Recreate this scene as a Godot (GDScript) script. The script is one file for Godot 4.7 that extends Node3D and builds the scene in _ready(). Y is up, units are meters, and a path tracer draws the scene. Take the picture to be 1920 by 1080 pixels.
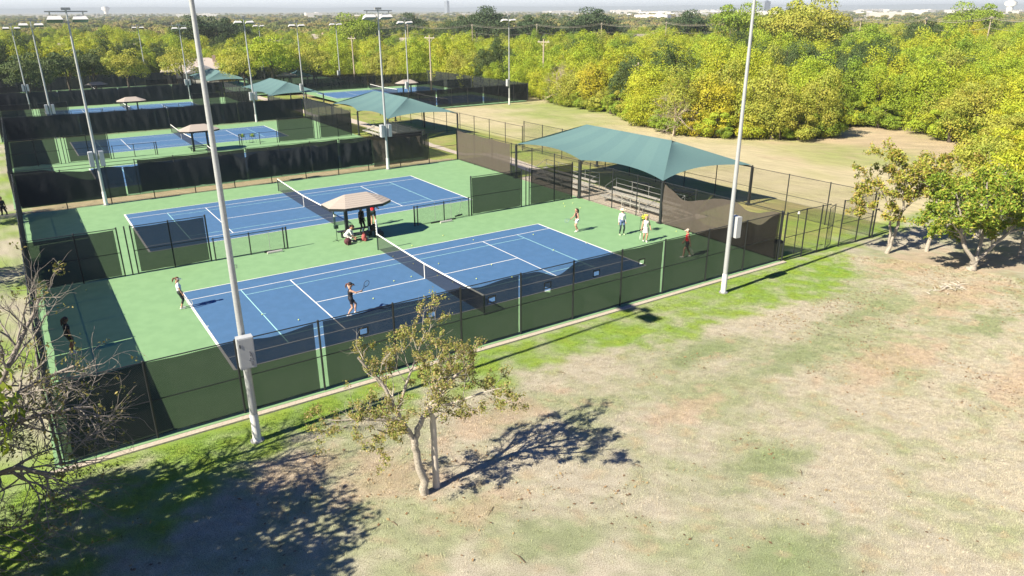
extends Node3D

# ---------------------------------------------------------------- mesh builder
class MB extends RefCounted:
	var v := PackedVector3Array()
	var n := PackedVector3Array()
	var c := PackedColorArray()
	var ix := PackedInt32Array()
	var col := Color(1, 1, 1)
	func vert(p: Vector3, nn: Vector3) -> int:
		v.append(p)
		n.append(nn)
		c.append(col)
		return v.size() - 1
	func tri(a: Vector3, b: Vector3, d: Vector3, hint: Vector3):
		var nn := (b - a).cross(d - a)
		if nn.dot(hint) > 0.0:
			var s := b
			b = d
			d = s
		else:
			nn = -nn
		nn = nn.normalized()
		var i := vert(a, nn)
		vert(b, nn)
		vert(d, nn)
		ix.append_array([i, i + 1, i + 2])
	func quad(a: Vector3, b: Vector3, d: Vector3, e: Vector3, hint: Vector3):
		tri(a, b, d, hint)
		tri(a, d, e, hint)
	func box(ctr: Vector3, size: Vector3, bs := Basis.IDENTITY, taper := 1.0):
		var h := size * 0.5
		var p := []
		for k in 8:
			var y := -1.0 if k < 4 else 1.0
			var t := 1.0 if k < 4 else taper
			var x := -1.0 if (k % 4 == 0 or k % 4 == 3) else 1.0
			var z := -1.0 if k % 4 < 2 else 1.0
			p.append(ctr + bs * Vector3(x * h.x * t, y * h.y, z * h.z * t))
		quad(p[0], p[1], p[2], p[3], bs * Vector3.DOWN)
		quad(p[4], p[5], p[6], p[7], bs * Vector3.UP)
		quad(p[0], p[1], p[5], p[4], bs * Vector3.FORWARD)
		quad(p[3], p[2], p[6], p[7], bs * Vector3.BACK)
		quad(p[0], p[3], p[7], p[4], bs * Vector3.LEFT)
		quad(p[1], p[2], p[6], p[5], bs * Vector3.RIGHT)
	func bar(a: Vector3, b: Vector3, w: float, h: float):
		var d := (b - a)
		var x := d.normalized()
		var up := Vector3.UP if absf(x.y) < 0.95 else Vector3.RIGHT
		var z := x.cross(up).normalized()
		var y := z.cross(x)
		box((a + b) * 0.5, Vector3(d.length(), h, w), Basis(x, y, z))
	func tube(pts: Array, rad: Array, sides := 8, caps := true):
		var m := pts.size()
		var A := Vector3.ZERO
		var rings := []
		for i in m:
			var d: Vector3 = (pts[mini(i + 1, m - 1)] - pts[maxi(i - 1, 0)]).normalized()
			if i == 0:
				A = d.cross(Vector3(0.31, 0.2, 0.93) if absf(d.z) < 0.9 else Vector3.RIGHT).normalized()
			else:
				A = (A - d * A.dot(d)).normalized()
			var B := d.cross(A)
			var base := v.size()
			for s in sides:
				var t := TAU * s / sides
				var o := A * cos(t) + B * sin(t)
				vert(pts[i] + o * rad[i], o)
			rings.append(base)
		for i in m - 1:
			var r0: int = rings[i]
			var r1: int = rings[i + 1]
			for s in sides:
				var s2 := (s + 1) % sides
				ix.append_array([r0 + s, r1 + s2, r0 + s2, r0 + s, r1 + s, r1 + s2])
		if caps and sides > 3:
			for e in 2:
				var q: int = 0 if e == 0 else m - 1
				var dd: Vector3 = (pts[1] - pts[0]).normalized() if e else (pts[0] - pts[1]).normalized()
				if e:
					dd = (pts[m - 1] - pts[m - 2]).normalized()
				var b0: int = rings[q]
				for s in range(1, sides - 1):
					tri(v[b0], v[b0 + s], v[b0 + s + 1], dd)
	func ball(ctr: Vector3, r: Vector3, seg := 8, rings := 6):
		var b := v.size()
		for i in rings + 1:
			var t := PI * i / rings
			for s in seg + 1:
				var a := TAU * s / seg
				var o := Vector3(sin(t) * cos(a), cos(t), sin(t) * sin(a))
				vert(ctr + o * r, (o / r).normalized())
		for i in rings:
			for s in seg:
				var q := b + i * (seg + 1) + s
				ix.append_array([q, q + seg + 1, q + seg + 2, q, q + seg + 2, q + 1])
	func sheet(P: Array, nu: int, nv: int, hint: Vector3, skip := {}, radial := false):
		# P: (nu+1)*(nv+1) points, row by row along u
		var b := v.size()
		var w := nu + 1
		for j in nv + 1:
			for i in w:
				var du: Vector3 = P[j * w + mini(i + 1, nu)] - P[j * w + maxi(i - 1, 0)]
				var dv: Vector3 = P[mini(j + 1, nv) * w + i] - P[maxi(j - 1, 0) * w + i]
				var nn := du.cross(dv).normalized()
				if nn.dot(P[j * w + i] * Vector3(1, 0, 1) if radial else hint) < 0.0:
					nn = -nn
				vert(P[j * w + i], nn)
		var a0: Vector3 = P[0]
		var flip: bool = (P[1] - a0).cross(P[w] - a0).dot(hint) > 0.0
		for j in nv:
			for i in nu:
				if skip.has(Vector2i(i, j)):
					continue
				var q := b + j * w + i
				if flip:
					ix.append_array([q, q + w + 1, q + 1, q, q + w, q + w + 1])
				else:
					ix.append_array([q, q + 1, q + w + 1, q, q + w + 1, q + w])
	func add(o: MB, x: Transform3D, tint := Color(1, 1, 1)):
		var b := v.size()
		var flip := x.basis.determinant() < 0.0
		for k in o.v.size():
			v.append(x * o.v[k])
			n.append((x.basis * o.n[k]).normalized())
			c.append(o.c[k] * tint)
		for k in range(0, o.ix.size(), 3):
			if flip:
				ix.append_array([b + o.ix[k], b + o.ix[k + 2], b + o.ix[k + 1]])
			else:
				ix.append_array([b + o.ix[k], b + o.ix[k + 1], b + o.ix[k + 2]])
	func mesh() -> ArrayMesh:
		var a := []
		a.resize(Mesh.ARRAY_MAX)
		a[Mesh.ARRAY_VERTEX] = v
		a[Mesh.ARRAY_NORMAL] = n
		a[Mesh.ARRAY_COLOR] = c
		a[Mesh.ARRAY_INDEX] = ix
		var m := ArrayMesh.new()
		m.add_surface_from_arrays(Mesh.PRIMITIVE_TRIANGLES, a)
		return m

# ---------------------------------------------------------------- scene helpers
var rng := RandomNumberGenerator.new()
var names := {}
var mats := {}
var cache := {}
var nz := FastNoiseLite.new()

func numbered(called: String) -> String:
	names[called] = names.get(called, 0) + 1
	return called if names[called] == 1 else "%s_%03d" % [called, names[called] - 1]

func tag(o: Node, label := "", category := "", group := "", kind := ""):
	if label != "": o.set_meta("label", label)
	if category != "": o.set_meta("category", category)
	if group != "": o.set_meta("group", group)
	if kind != "": o.set_meta("kind", kind)
	return o

func thing(called: String, label: String, category: String, at := Vector3.ZERO, turn := 0.0, group := "") -> Node3D:
	var o := Node3D.new()
	o.name = numbered(called)
	add_child(o)
	o.position = at
	o.rotation.y = turn
	tag(o, label, category, group)
	return o

func obj(called: String, mesh, m: Material, parent: Node = null, at := Vector3.ZERO) -> MeshInstance3D:
	var o := MeshInstance3D.new()
	o.name = called if parent else numbered(called)
	o.mesh = mesh.mesh() if mesh is MB else mesh
	o.material_override = m
	(parent if parent else self).add_child(o, true)
	o.position = at
	return o

func struct(called: String, mesh, m: Material, at := Vector3.ZERO) -> MeshInstance3D:
	var o := obj(called, mesh, m, null, at)
	o.set_meta("kind", "structure")
	return o

func copy_of(o: Node3D, at: Vector3, turn := 0.0, label := "") -> Node3D:
	var r: Node3D = o.duplicate()
	var base := String(o.name)
	if base.length() > 4 and base.substr(base.length() - 3).is_valid_int():
		base = base.substr(0, base.length() - 4)
	r.name = numbered(base)
	add_child(r)
	r.position = at
	r.rotation.y = turn
	if label != "": r.set_meta("label", label)
	return r

func lin(r: float, g: float, b: float) -> Color:
	return Color(r, g, b).linear_to_srgb()

func M(key: String, col: Color, rough := 0.85, metal := 0.0, tex: Texture2D = null, tile := 1.0, bump: Texture2D = null, bump_s := 1.0) -> StandardMaterial3D:
	if mats.has(key): return mats[key]
	var m := StandardMaterial3D.new()
	m.albedo_color = col
	m.roughness = rough
	m.metallic = metal
	m.vertex_color_use_as_albedo = true
	if tex or bump:
		m.uv1_triplanar = true
		m.uv1_world_triplanar = true
		m.uv1_scale = Vector3.ONE / tile
	if tex: m.albedo_texture = tex
	if bump:
		m.normal_enabled = true
		m.normal_texture = bump
		m.normal_scale = bump_s
	mats[key] = m
	return m

func alpha(m: StandardMaterial3D, a: float) -> StandardMaterial3D:
	m.transparency = BaseMaterial3D.TRANSPARENCY_ALPHA
	m.albedo_color.a = a
	return m

func noise_img(seed_: int, freq: float, oct: int, size := 512) -> Image:
	var f := FastNoiseLite.new()
	f.seed = seed_
	f.noise_type = FastNoiseLite.TYPE_SIMPLEX_SMOOTH
	f.frequency = freq
	f.fractal_octaves = oct
	f.fractal_gain = 0.6
	return f.get_seamless_image(size, size)

func ntex(seed_: int, freq: float, oct: int, lo: Color, hi: Color, size := 512, lo_at := 0.25, hi_at := 0.75) -> ImageTexture:
	var im := noise_img(seed_, freq, oct, size)
	im.convert(Image.FORMAT_L8)
	var d := im.get_data()
	var lut := []
	for k in 256:
		var t := clampf((k / 255.0 - lo_at) / (hi_at - lo_at), 0, 1)
		var q := lo.lerp(hi, t).linear_to_srgb()
		lut.append([int(q.r * 255), int(q.g * 255), int(q.b * 255)])
	var o := PackedByteArray()
	o.resize(d.size() * 3)
	for k in d.size():
		var q: Array = lut[d[k]]
		o[k * 3] = q[0]
		o[k * 3 + 1] = q[1]
		o[k * 3 + 2] = q[2]
	return ImageTexture.create_from_image(Image.create_from_data(size, size, false, Image.FORMAT_RGB8, o))

func ntex_bump(seed_: int, freq: float, oct: int, strength: float, size := 512) -> ImageTexture:
	var im := noise_img(seed_, freq, oct, size)
	im.convert(Image.FORMAT_RGBA8)
	im.bump_map_to_normal_map(strength)
	return ImageTexture.create_from_image(im)

func sstep(a: float, b: float, x: float) -> float:
	var t := clampf((x - a) / (b - a), 0.0, 1.0)
	return t * t * (3.0 - 2.0 * t)

# ---------------------------------------------------------------- camera, sky, sun
const CAM := Vector3(-5.6049, 14.2595, 40.4876)
const YAW := 0.5901
const PITCH := -0.3655
const ROLL := -0.0045
const FOC := 1365.16

func pixel_ray(px: float, py: float) -> Vector3:
	var f := Vector3(sin(YAW) * cos(PITCH), sin(PITCH), -cos(YAW) * cos(PITCH))
	var r := Vector3(cos(YAW), 0, sin(YAW))
	var u := r.cross(f)
	var r2 := r * cos(ROLL) + u * sin(ROLL)
	var u2 := u * cos(ROLL) - r * sin(ROLL)
	return f + r2 * (px - 960.0) / FOC - u2 * (py - 540.0) / FOC

func on_level(px: float, py: float, h := 0.0) -> Vector3:
	var d := pixel_ray(px, py)
	return CAM + d * (h - CAM.y) / d.y

# a point on the ground in the direction of a pixel column, dist metres away from the camera
func at_range(px: float, dist: float) -> Vector3:
	var d := pixel_ray(px, 17.0)
	d.y = 0
	var p := CAM + d.normalized() * dist
	p.y = gy(p.x, p.z)
	return p

func sees(p: Vector3, margin := 60.0) -> bool:
	var d := p - CAM
	var f := Vector3(sin(YAW) * cos(PITCH), sin(PITCH), -cos(YAW) * cos(PITCH))
	var r := Vector3(cos(YAW), 0, sin(YAW))
	var u := r.cross(f)
	var z := d.dot(f)
	if z < 1.0: return false
	return absf(d.dot(r) / z * FOC) < 960.0 + margin and absf(d.dot(u) / z * FOC) < 560.0 + margin

func setup_view():
	var cam := Camera3D.new()
	cam.name = "camera"
	cam.fov = rad_to_deg(2.0 * atan(540.0 / FOC))
	cam.far = 30000.0
	cam.near = 0.5
	add_child(cam)
	var f := pixel_ray(960, 540).normalized()
	var r := Vector3(cos(YAW), 0, sin(YAW))
	var u := r.cross(f)
	var r2 := r * cos(ROLL) + u * sin(ROLL)
	var u2 := u * cos(ROLL) - r * sin(ROLL)
	cam.transform = Transform3D(Basis(r2, u2, -f), CAM)
	cam.current = true
	var we := WorldEnvironment.new()
	we.name = "world_environment"
	var e := Environment.new()
	e.background_mode = Environment.BG_SKY
	var sm := ProceduralSkyMaterial.new()
	sm.sky_top_color = Color(0.12, 0.29, 0.54)
	sm.sky_horizon_color = Color(0.98, 1.0, 1.0)
	sm.sky_curve = 0.06
	sm.ground_horizon_color = Color(0.62, 0.68, 0.70)
	sm.ground_bottom_color = Color(0.30, 0.28, 0.22)
	sm.sun_angle_max = 1.0
	var sky := Sky.new()
	sky.sky_material = sm
	e.sky = sky
	e.background_energy_multiplier = 0.62
	e.tonemap_mode = Environment.TONE_MAPPER_LINEAR
	e.tonemap_exposure = 2.22
	e.sdfgi_enabled = true
	e.ssao_enabled = true
	e.ssil_enabled = true
	e.fog_enabled = true
	e.fog_density = 0.0002
	e.fog_light_color = Color(0.86, 0.91, 0.96)
	we.environment = e
	add_child(we)
	var sun := DirectionalLight3D.new()
	sun.name = "sun"
	sun.light_energy = 1.55
	sun.light_color = Color(1.0, 0.95, 0.86)
	sun.light_angular_distance = 0.5
	sun.shadow_enabled = true
	add_child(sun)
	# shadows fall towards +x, a little towards -z, sun 40 degrees up
	var el := deg_to_rad(40.0)
	var az := deg_to_rad(-3.0)
	sun.look_at_from_position(Vector3.ZERO, Vector3(cos(az) * cos(el), -sin(el), sin(az) * cos(el)))

# ---------------------------------------------------------------- terrain
const BLK := [Vector3(0, 0, 0), Vector3(-0.3, -0.85, -45.3), Vector3(-0.9, -1.75, -90.6), Vector3(-1.3, -2.6, -135.9)]

func terrace(z: float) -> float:
	var y := 0.0
	for k in 4:
		var top := -24.6 - 45.3 * k
		var step: float = (BLK[mini(k + 1, 3)].y - BLK[k].y) if k < 3 else -0.9
		y += step * sstep(top, top - 5.4, z)
	return y

func gy(x: float, z: float) -> float:
	var a := terrace(z)
	var b := -3.5 * clampf((-18.0 - z) / 165.0, 0.0, 1.0)
	var t := sstep(32.0, 43.0, x)
	return lerpf(a, b, t) - 0.06

var green_edge := [[-12.0, 21.5], [-5.0, 20.6], [-2.0, 19.0], [0.0, 17.8], [2.3, 17.07], [5.5, 17.5], [8.8, 17.9], [15.75, 18.5], [21.6, 19.5], [25.5, 19.8], [29.1, 19.3], [32.5, 18.2], [35.2, 16.4], [37.0, 15.4], [60.0, 15.2]]

func edge_z(x: float) -> float:
	for k in green_edge.size() - 1:
		if x <= green_edge[k + 1][0]:
			var t: float = clampf((x - green_edge[k][0]) / (green_edge[k + 1][0] - green_edge[k][0]), 0, 1)
			return lerpf(green_edge[k][1], green_edge[k + 1][1], t)
	return 15.2

# real colour of the turf at a place (linear): lush strip, dry Bermuda, bare clay
func turf(x: float, z: float) -> Color:
	var n1 := nz.get_noise_2d(x * 3.0, z * 3.0)
	var n2 := nz.get_noise_2d(x * 14.0 + 300.0, z * 14.0)
	var n3 := nz.get_noise_2d(x * 60.0, z * 60.0 - 700.0)
	var n4 := nz.get_noise_2d(x * 0.6 + 90.0, z * 0.6)
	var dry := Color(0.465, 0.43, 0.345)
	var pale := Color(0.335, 0.365, 0.22)
	var lush := Color(0.175, 0.33, 0.03)
	var clay := Color(0.47, 0.36, 0.26)
	var col := dry.lerp(pale, clampf(0.42 - 0.3 * sstep(24.0, 33.0, z + (x - 10.0) * 0.2) + n1 * 1.3 + n2 * 0.9, 0, 1))
	var lw := 0.0
	if z > 13.0 and x > -12.0 and x < 80.0:
		var e := edge_z(x) + n1 * 1.0 + n2 * 0.9
		lw = 1.0 - sstep(e - 0.7, e + 1.0, z)
		var cl := 0.0
		for q in [[0.2, 19.6, 2.6, 1.1], [2.2, 21.6, 2.0, 1.5], [7.5, 20.4, 3.0, 0.9], [33.5, 24.0, 4.5, 1.3], [24.0, 26.0, 4.0, 1.5], [37.5, 19.3, 3.6, 1.6], [41.0, 21.5, 4.0, 2.2], [3.5, 24.6, 1.8, 0.9], [28.0, 31.0, 5.0, 2.0], [14.0, 24.0, 2.6, 0.8]]:
			var d := Vector2((x - q[0]) / q[2], (z - q[1]) / q[3]).length() + n2 * 0.8 + n1 * 0.5
			cl = maxf(cl, 1.0 - sstep(0.45, 1.15, d))
		col = col.lerp(clay, cl * 0.6 * (1.0 - lw))
		var g2 := 0.0
		for q in [[20.5, 23.4, 4.0, 1.2], [27.0, 22.4, 3.6, 1.0], [10.0, 31.5, 2.6, 1.6], [13.0, 28.0, 2.5, 1.0], [18.0, 21.0, 3.0, 0.8], [5.0, 27.0, 2.0, 1.2], [31.5, 26.5, 3.0, 0.9]]:
			var d := Vector2((x - q[0]) / q[2], (z - q[1]) / q[3]).length() + n2 * 0.9
			g2 = maxf(g2, 1.0 - sstep(0.3, 1.2, d))
		col = col.lerp(Color(0.19, 0.27, 0.10), g2 * 0.65)
		if n2 > 0.36: col = col.lerp(clay, clampf((n2 - 0.36) * 4.0, 0, 0.5) * (1.0 - lw))
	elif x < -6.0 and z < 16.0:
		lw = clampf(0.55 + n1, 0, 1)
	elif x >= 31.0 and x < 44.0:
		lw = clampf(0.75 - sstep(37.0, 46.0, x) * 0.7 + n1 * 0.7 + n2 * 0.4, 0, 1) * 0.8
		col = Color(0.38, 0.33, 0.14).lerp(Color(0.33, 0.33, 0.10), clampf(0.5 + n1, 0, 1))
	elif x >= 44.0 and x < 110.0 and z > -75.0:
		# playing field: straw with olive and green patches
		col = Color(0.55, 0.49, 0.305).lerp(Color(0.44, 0.425, 0.20), clampf(0.35 + n4 * 1.4 + n1 * 0.8, 0, 1))
		lw = clampf(n4 * 1.2 - 0.15 + sstep(-35.0, -62.0, z) * 0.55, 0, 0.6)
		var sw := Vector2((x - 76.0) / 14.0, (z + 6.0) / 8.0).length() + n1
		col = col.lerp(Color(0.52, 0.40, 0.27), (1.0 - sstep(0.5, 1.3, sw)) * 0.7)
	else:
		col = Color(0.20, 0.21, 0.09).lerp(Color(0.36, 0.31, 0.19), clampf(0.45 + n4 * 1.5 + nz.get_noise_2d(x * 0.02, z * 0.05) * 1.2, 0, 1))
	lw *= clampf(0.80 + n2 * 0.7 + n1 * 0.3, 0, 1)
	col = col.lerp(lush.lerp(Color(0.27, 0.37, 0.06), clampf(0.3 + n2 * 1.2, 0, 1)), lw)
	return col * (1.0 + n3 * 0.30)

func axis(spans: Array) -> PackedFloat32Array:
	var a := PackedFloat32Array()
	for s in spans:
		var x: float = s[0]
		while x < s[1] - 0.001:
			a.append(x)
			x += s[2] if s[2] > 0 else maxf(absf(x) * -s[2], 4.0)
	a.append(spans[-1][1])
	return a

func build_ground():
	var far_steps := [-14000.0, -9000.0, -6000.0, -4200.0, -3000.0, -2200.0, -1600.0, -1200.0, -900.0, -680.0, -520.0, -400.0, -310.0, -240.0, -190.0]
	var xs := PackedFloat32Array()
	for q in far_steps: xs.append(q)
	for q in axis([[-160.0, -40.0, 15.0], [-40.0, -12.0, 3.0], [-12.0, 66.0, 0.28], [66.0, 100.0, 1.2], [100.0, 190.0, 6.0]]): xs.append(q)
	for k in far_steps.size(): xs.append(-far_steps[far_steps.size() - 1 - k] + 30.0)
	var zs := PackedFloat32Array()
	for q in far_steps: zs.append(q)
	for q in axis([[-186.0, -26.0, 1.4], [-26.0, 14.0, 1.0], [14.0, 40.0, 0.28], [40.0, 60.0, 4.0]]): zs.append(q)
	for q in [90.0, 150.0, 300.0, 800.0, 2500.0, 8000.0]: zs.append(q)
	var b := MB.new()
	var w := xs.size()
	for z in zs:
		for x in xs:
			b.col = turf(x, z)
			var y := gy(x, z) + nz.get_noise_2d(x * 8.0, z * 8.0) * 0.02
			b.vert(Vector3(x, y, z), Vector3.UP)
	for j in zs.size() - 1:
		for i in w - 1:
			var q := j * w + i
			b.ix.append_array([q, q + 1, q + w + 1, q, q + w + 1, q + w])
	var grain := ntex(5, 0.09, 4, Color(0.5, 0.5, 0.47), Color(1, 1, 1), 512, 0.2, 0.62)
	var m := M("turf", Color(1, 1, 1), 0.95, 0.0, grain, 2.3, ntex_bump(9, 0.11, 4, 5.0), 0.9)
	struct("ground", b, m)

func build_tufts():
	var t := MB.new()
	rng.seed = 77
	for k in 6:
		var a := rng.randf() * TAU
		var d := Vector3(cos(a), 0, sin(a))
		var s := Vector3(-d.z, 0, d.x) * 0.006
		var root := d * rng.randf() * 0.035
		var tip := root + d * rng.randf_range(0.015, 0.05) + Vector3.UP * rng.randf_range(0.02, 0.05)
		var g := rng.randf_range(0.8, 1.1)
		t.col = Color(g, g, g * 0.95)
		t.tri(root - s, root + s, tip, s.cross(tip - root))
	var mm := MultiMesh.new()
	mm.transform_format = MultiMesh.TRANSFORM_3D
	mm.use_colors = true
	mm.mesh = t.mesh()
	var buf := PackedFloat32Array()
	var count := 0
	for k in 900000:
		var d := 15.0 + 33.0 * sqrt(rng.randf())
		var px := rng.randf_range(-700, 2900)
		var r := pixel_ray(px, 300)
		r.y = 0
		var p := CAM + r.normalized() * d
		if p.z < 15.5 or p.x > 80.0 or p.x < -10: continue
		if not sees(Vector3(p.x, 0, p.z), 20.0): continue
		var bare := nz.get_noise_2d(p.x * 20.0 + 50.0, p.z * 20.0)
		if bare > 0.25 and rng.randf() < 0.7: continue
		var a := rng.randf() * TAU
		var s := rng.randf_range(0.6, 1.35)
		var c := turf(p.x, p.z) * rng.randf_range(0.85, 1.25)
		var y := gy(p.x, p.z) + nz.get_noise_2d(p.x * 8.0, p.z * 8.0) * 0.02
		var ca := cos(a) * s
		var sa := sin(a) * s
		buf.append_array([ca, 0, sa, p.x, 0, s, 0, y, -sa, 0, ca, p.z, c.r, c.g, c.b, 1.0])
		count += 1
	mm.instance_count = count
	mm.buffer = buf
	var o := MultiMeshInstance3D.new()
	o.name = "lawn_grass"
	o.multimesh = mm
	o.material_override = M("tuft", Color(1, 1, 1), 0.9)
	add_child(o)
	tag(o, "short dry grass with green blades covering the lawn", "grass", "", "stuff")

func build_litter():
	# dead leaves and clods lying on the dry turf
	var t := MB.new()
	t.tri(Vector3(-0.05, 0.0, 0), Vector3(0, 0.012, 0.028), Vector3(0, 0.006, -0.028), Vector3.UP)
	t.tri(Vector3(0.05, 0.02, 0), Vector3(0, 0.012, 0.028), Vector3(0, 0.006, -0.028), Vector3.UP)
	var mm := MultiMesh.new()
	mm.transform_format = MultiMesh.TRANSFORM_3D
	mm.use_colors = true
	mm.mesh = t.mesh()
	rng.seed = 515
	var X := []
	var cols := [Color(0.20, 0.12, 0.06), Color(0.30, 0.20, 0.10), Color(0.14, 0.09, 0.05), Color(0.36, 0.27, 0.13)]
	for k in 42000:
		var d := 15.0 + 33.0 * sqrt(rng.randf())
		var r := pixel_ray(rng.randf_range(-700, 2900), 300)
		r.y = 0
		var p := CAM + r.normalized() * d
		if p.z < edge_z(p.x) + 0.4 or p.x < -10.0 or p.x > 60.0: continue
		var n := nz.get_noise_2d(p.x * 7.0 + 800.0, p.z * 7.0) + nz.get_noise_2d(p.x * 1.2, p.z * 1.2 + 40.0) * 0.8 + (0.12 if p.x > 14.0 else -0.12)
		var tree := maxf(1.0 - Vector2(p.x - 3.0, p.z - 23.2).length() / 3.0, 1.0 - Vector2(p.x - 40.0, p.z - 20.5).length() / 5.0)
		if n + maxf(tree, 0.0) * 0.8 < rng.randf_range(0.05, 0.5): continue
		X.append([Vector3(p.x, gy(p.x, p.z) + 0.02, p.z), rng.randf() * TAU, rng.randf_range(0.5, 1.5), cols[rng.randi() % 4]])
	mm.instance_count = X.size()
	for i in X.size():
		mm.set_instance_transform(i, Transform3D(Basis(Vector3.UP, X[i][1]).scaled(Vector3.ONE * X[i][2]), X[i][0]))
		mm.set_instance_color(i, X[i][3])
	var o := MultiMeshInstance3D.new()
	o.name = "leaf_litter"
	o.multimesh = mm
	o.material_override = M("litter", Color(1, 1, 1), 0.9)
	add_child(o)
	tag(o, "brown dead leaves scattered over the dry lawn", "leaf litter", "", "stuff")

# ---------------------------------------------------------------- courts
const CL := 23.77
const CW := 10.97

func rect(b: MB, x0: float, z0: float, x1: float, z1: float, y: float):
	b.quad(Vector3(x0, y, z0), Vector3(x1, y, z0), Vector3(x1, y, z1), Vector3(x0, y, z1), Vector3.UP)

func line_mesh(w: float, l: float) -> ArrayMesh:
	var key := "line%.3f_%.3f" % [w, l]
	if not cache.has(key):
		var b := MB.new()
		rect(b, -w * 0.5, -l * 0.5, w * 0.5, l * 0.5, 0.0)
		cache[key] = b.mesh()
	return cache[key]

func paint_court(slab: Node3D, o: Vector3):
	var b := MB.new()
	rect(b, -0.03, -0.03, CL + 0.03, CW + 0.03, 0.0)
	obj("blue_playing_area", b, mats["court_blue"], slab, o + Vector3(0, 0.004, 0))
	var a := (CW - 8.23) / 2.0
	var n := CL / 2.0
	var wl := [[0.0, 0.0, CL, 0.0, 0.06], [0.0, CW, CL, CW, 0.06], [0.0, a, CL, a, 0.055], [0.0, CW - a, CL, CW - a, 0.055],
		[0.0, 0.0, 0.0, CW, 0.12], [CL, 0.0, CL, CW, 0.10], [n - 6.4, a, n - 6.4, CW - a, 0.06], [n + 6.4, a, n + 6.4, CW - a, 0.06], [n - 6.4, CW / 2, n + 6.4, CW / 2, 0.06],
		[0.0, CW / 2, 0.16, CW / 2, 0.06], [CL - 0.16, CW / 2, CL, CW / 2, 0.06]]
	var cl := [[n - 9.14, a, n - 9.14, CW - a, 0.045], [n + 9.14, a, n + 9.14, CW - a, 0.045], [n - 9.14, CW / 2 - 3.2, n + 9.14, CW / 2 - 3.2, 0.04], [n - 9.14, CW / 2 + 3.2, n + 9.14, CW / 2 + 3.2, 0.04],
		[n - 9.14, CW / 2, n - 8.98, CW / 2, 0.045], [n + 8.98, CW / 2, n + 9.14, CW / 2, 0.045]]
	for set_ in [[wl, "white_line", mats["line_white"], 0.011], [cl, "pale_blue_line", mats["line_cyan"], 0.008]]:
		for q in set_[0]:
			var along: bool = q[1] == q[3]
			var w: float = (q[2] - q[0]) if along else q[4]
			var l: float = q[4] if along else (q[3] - q[1])
			var e: float = 0.0015 if along else 0.0
			obj(set_[1], line_mesh(w, l), set_[2], slab, o + Vector3((q[0] + q[2]) / 2, set_[3] + e, (q[1] + q[3]) / 2))

func build_court_slab(k: int):
	var o: Vector3 = BLK[k]
	var b := MB.new()
	b.box(Vector3(12.1, -0.08, -4.6), Vector3(37.9, 0.16, 39.1))
	var s := struct("court_surface", b, mats["court_green"], o)
	paint_court(s, Vector3.ZERO)
	paint_court(s, Vector3(-0.23, 0, -19.7))

func court_materials():
	var g := ntex(21, 0.012, 5, Color(0.90, 0.92, 0.91), Color(1, 1, 1))
	M("court_green", lin(0.196, 0.355, 0.178), 0.8, 0.0, g, 7.0, ntex_bump(23, 0.2, 3, 2.0), 0.15)
	M("court_blue", lin(0.058, 0.148, 0.30), 0.75, 0.0, g, 5.0, ntex_bump(23, 0.2, 3, 2.0), 0.15)
	M("line_white", lin(0.78, 0.79, 0.78), 0.7)
	M("line_cyan", lin(0.36, 0.68, 0.68), 0.7)
	M("concrete", lin(0.52, 0.465, 0.40), 0.9, 0.0, ntex(31, 0.03, 5, Color(0.75, 0.74, 0.72), Color(1, 1, 1)), 2.0, ntex_bump(33, 0.15, 3, 3.0), 0.4)
	M("black_steel", lin(0.022, 0.026, 0.03), 0.45, 0.1)
	M("galvanised", lin(0.42, 0.43, 0.44), 0.45, 0.55)
	M("pole_steel", lin(0.50, 0.53, 0.55), 0.5, 0.25, ntex(41, 0.02, 4, Color(0.86, 0.87, 0.88), Color(1, 1, 1)), 1.2)
	M("net_green", lin(0.02, 0.05, 0.035), 0.5)
	M("dark_wood", lin(0.06, 0.045, 0.035), 0.8)
	M("aluminium", lin(0.62, 0.60, 0.57), 0.4, 0.3)
	M("box_grey", lin(0.46, 0.49, 0.52), 0.5, 0.1)
	M("marking", lin(0.16, 0.17, 0.2), 0.6)
	M("lens", lin(0.03, 0.035, 0.04), 0.2)
	M("white_paint", lin(0.72, 0.73, 0.74), 0.5)
	var scr := M("screen", lin(0.012, 0.018, 0.023), 0.95, 0.0, ntex(51, 0.05, 4, Color(0.7, 0.7, 0.72), Color(1, 1, 1)), 2.2)
	alpha(scr, 0.85)
	alpha(M("screen_dense", lin(0.012, 0.018, 0.026), 0.95), 0.945)
	alpha(M("screen_sunlit", lin(0.09, 0.075, 0.063), 0.95, 0.0, ntex(51, 0.05, 4, Color(0.7, 0.7, 0.72), Color(1, 1, 1)), 2.2), 0.88)  # same black fabric, with the brown of direct sun put into its colour
	alpha(M("screen_thin", lin(0.10, 0.085, 0.07), 0.95), 0.10)
	alpha(M("net_mesh", lin(0.02, 0.022, 0.03), 0.9), 0.55)
	alpha(M("link", lin(0.03, 0.033, 0.035), 0.6), 1.0)
	M("wire", lin(0.045, 0.05, 0.05), 0.5, 0.2)
	M("teal_a", lin(0.10, 0.195, 0.205), 0.8, 0.0, ntex(61, 0.02, 4, Color(0.93, 0.94, 0.95), Color(1, 1, 1)), 3.0)
	M("teal_b", lin(0.11, 0.21, 0.215), 0.8, 0.0, ntex(61, 0.02, 4, Color(0.93, 0.94, 0.95), Color(1, 1, 1)), 3.0)
	for q in ["teal_a", "teal_b"]:
		mats[q].backlight_enabled = true
		mats[q].backlight = Color(0.55, 0.55, 0.55)
	M("dead_wood", lin(0.56, 0.51, 0.45), 0.85)
	M("shingle", lin(0.43, 0.385, 0.345), 0.9, 0.0, ntex(71, 0.12, 3, Color(0.8, 0.79, 0.78), Color(1, 1, 1)), 1.0)
	M("vcol", Color(1, 1, 1), 0.75)

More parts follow.
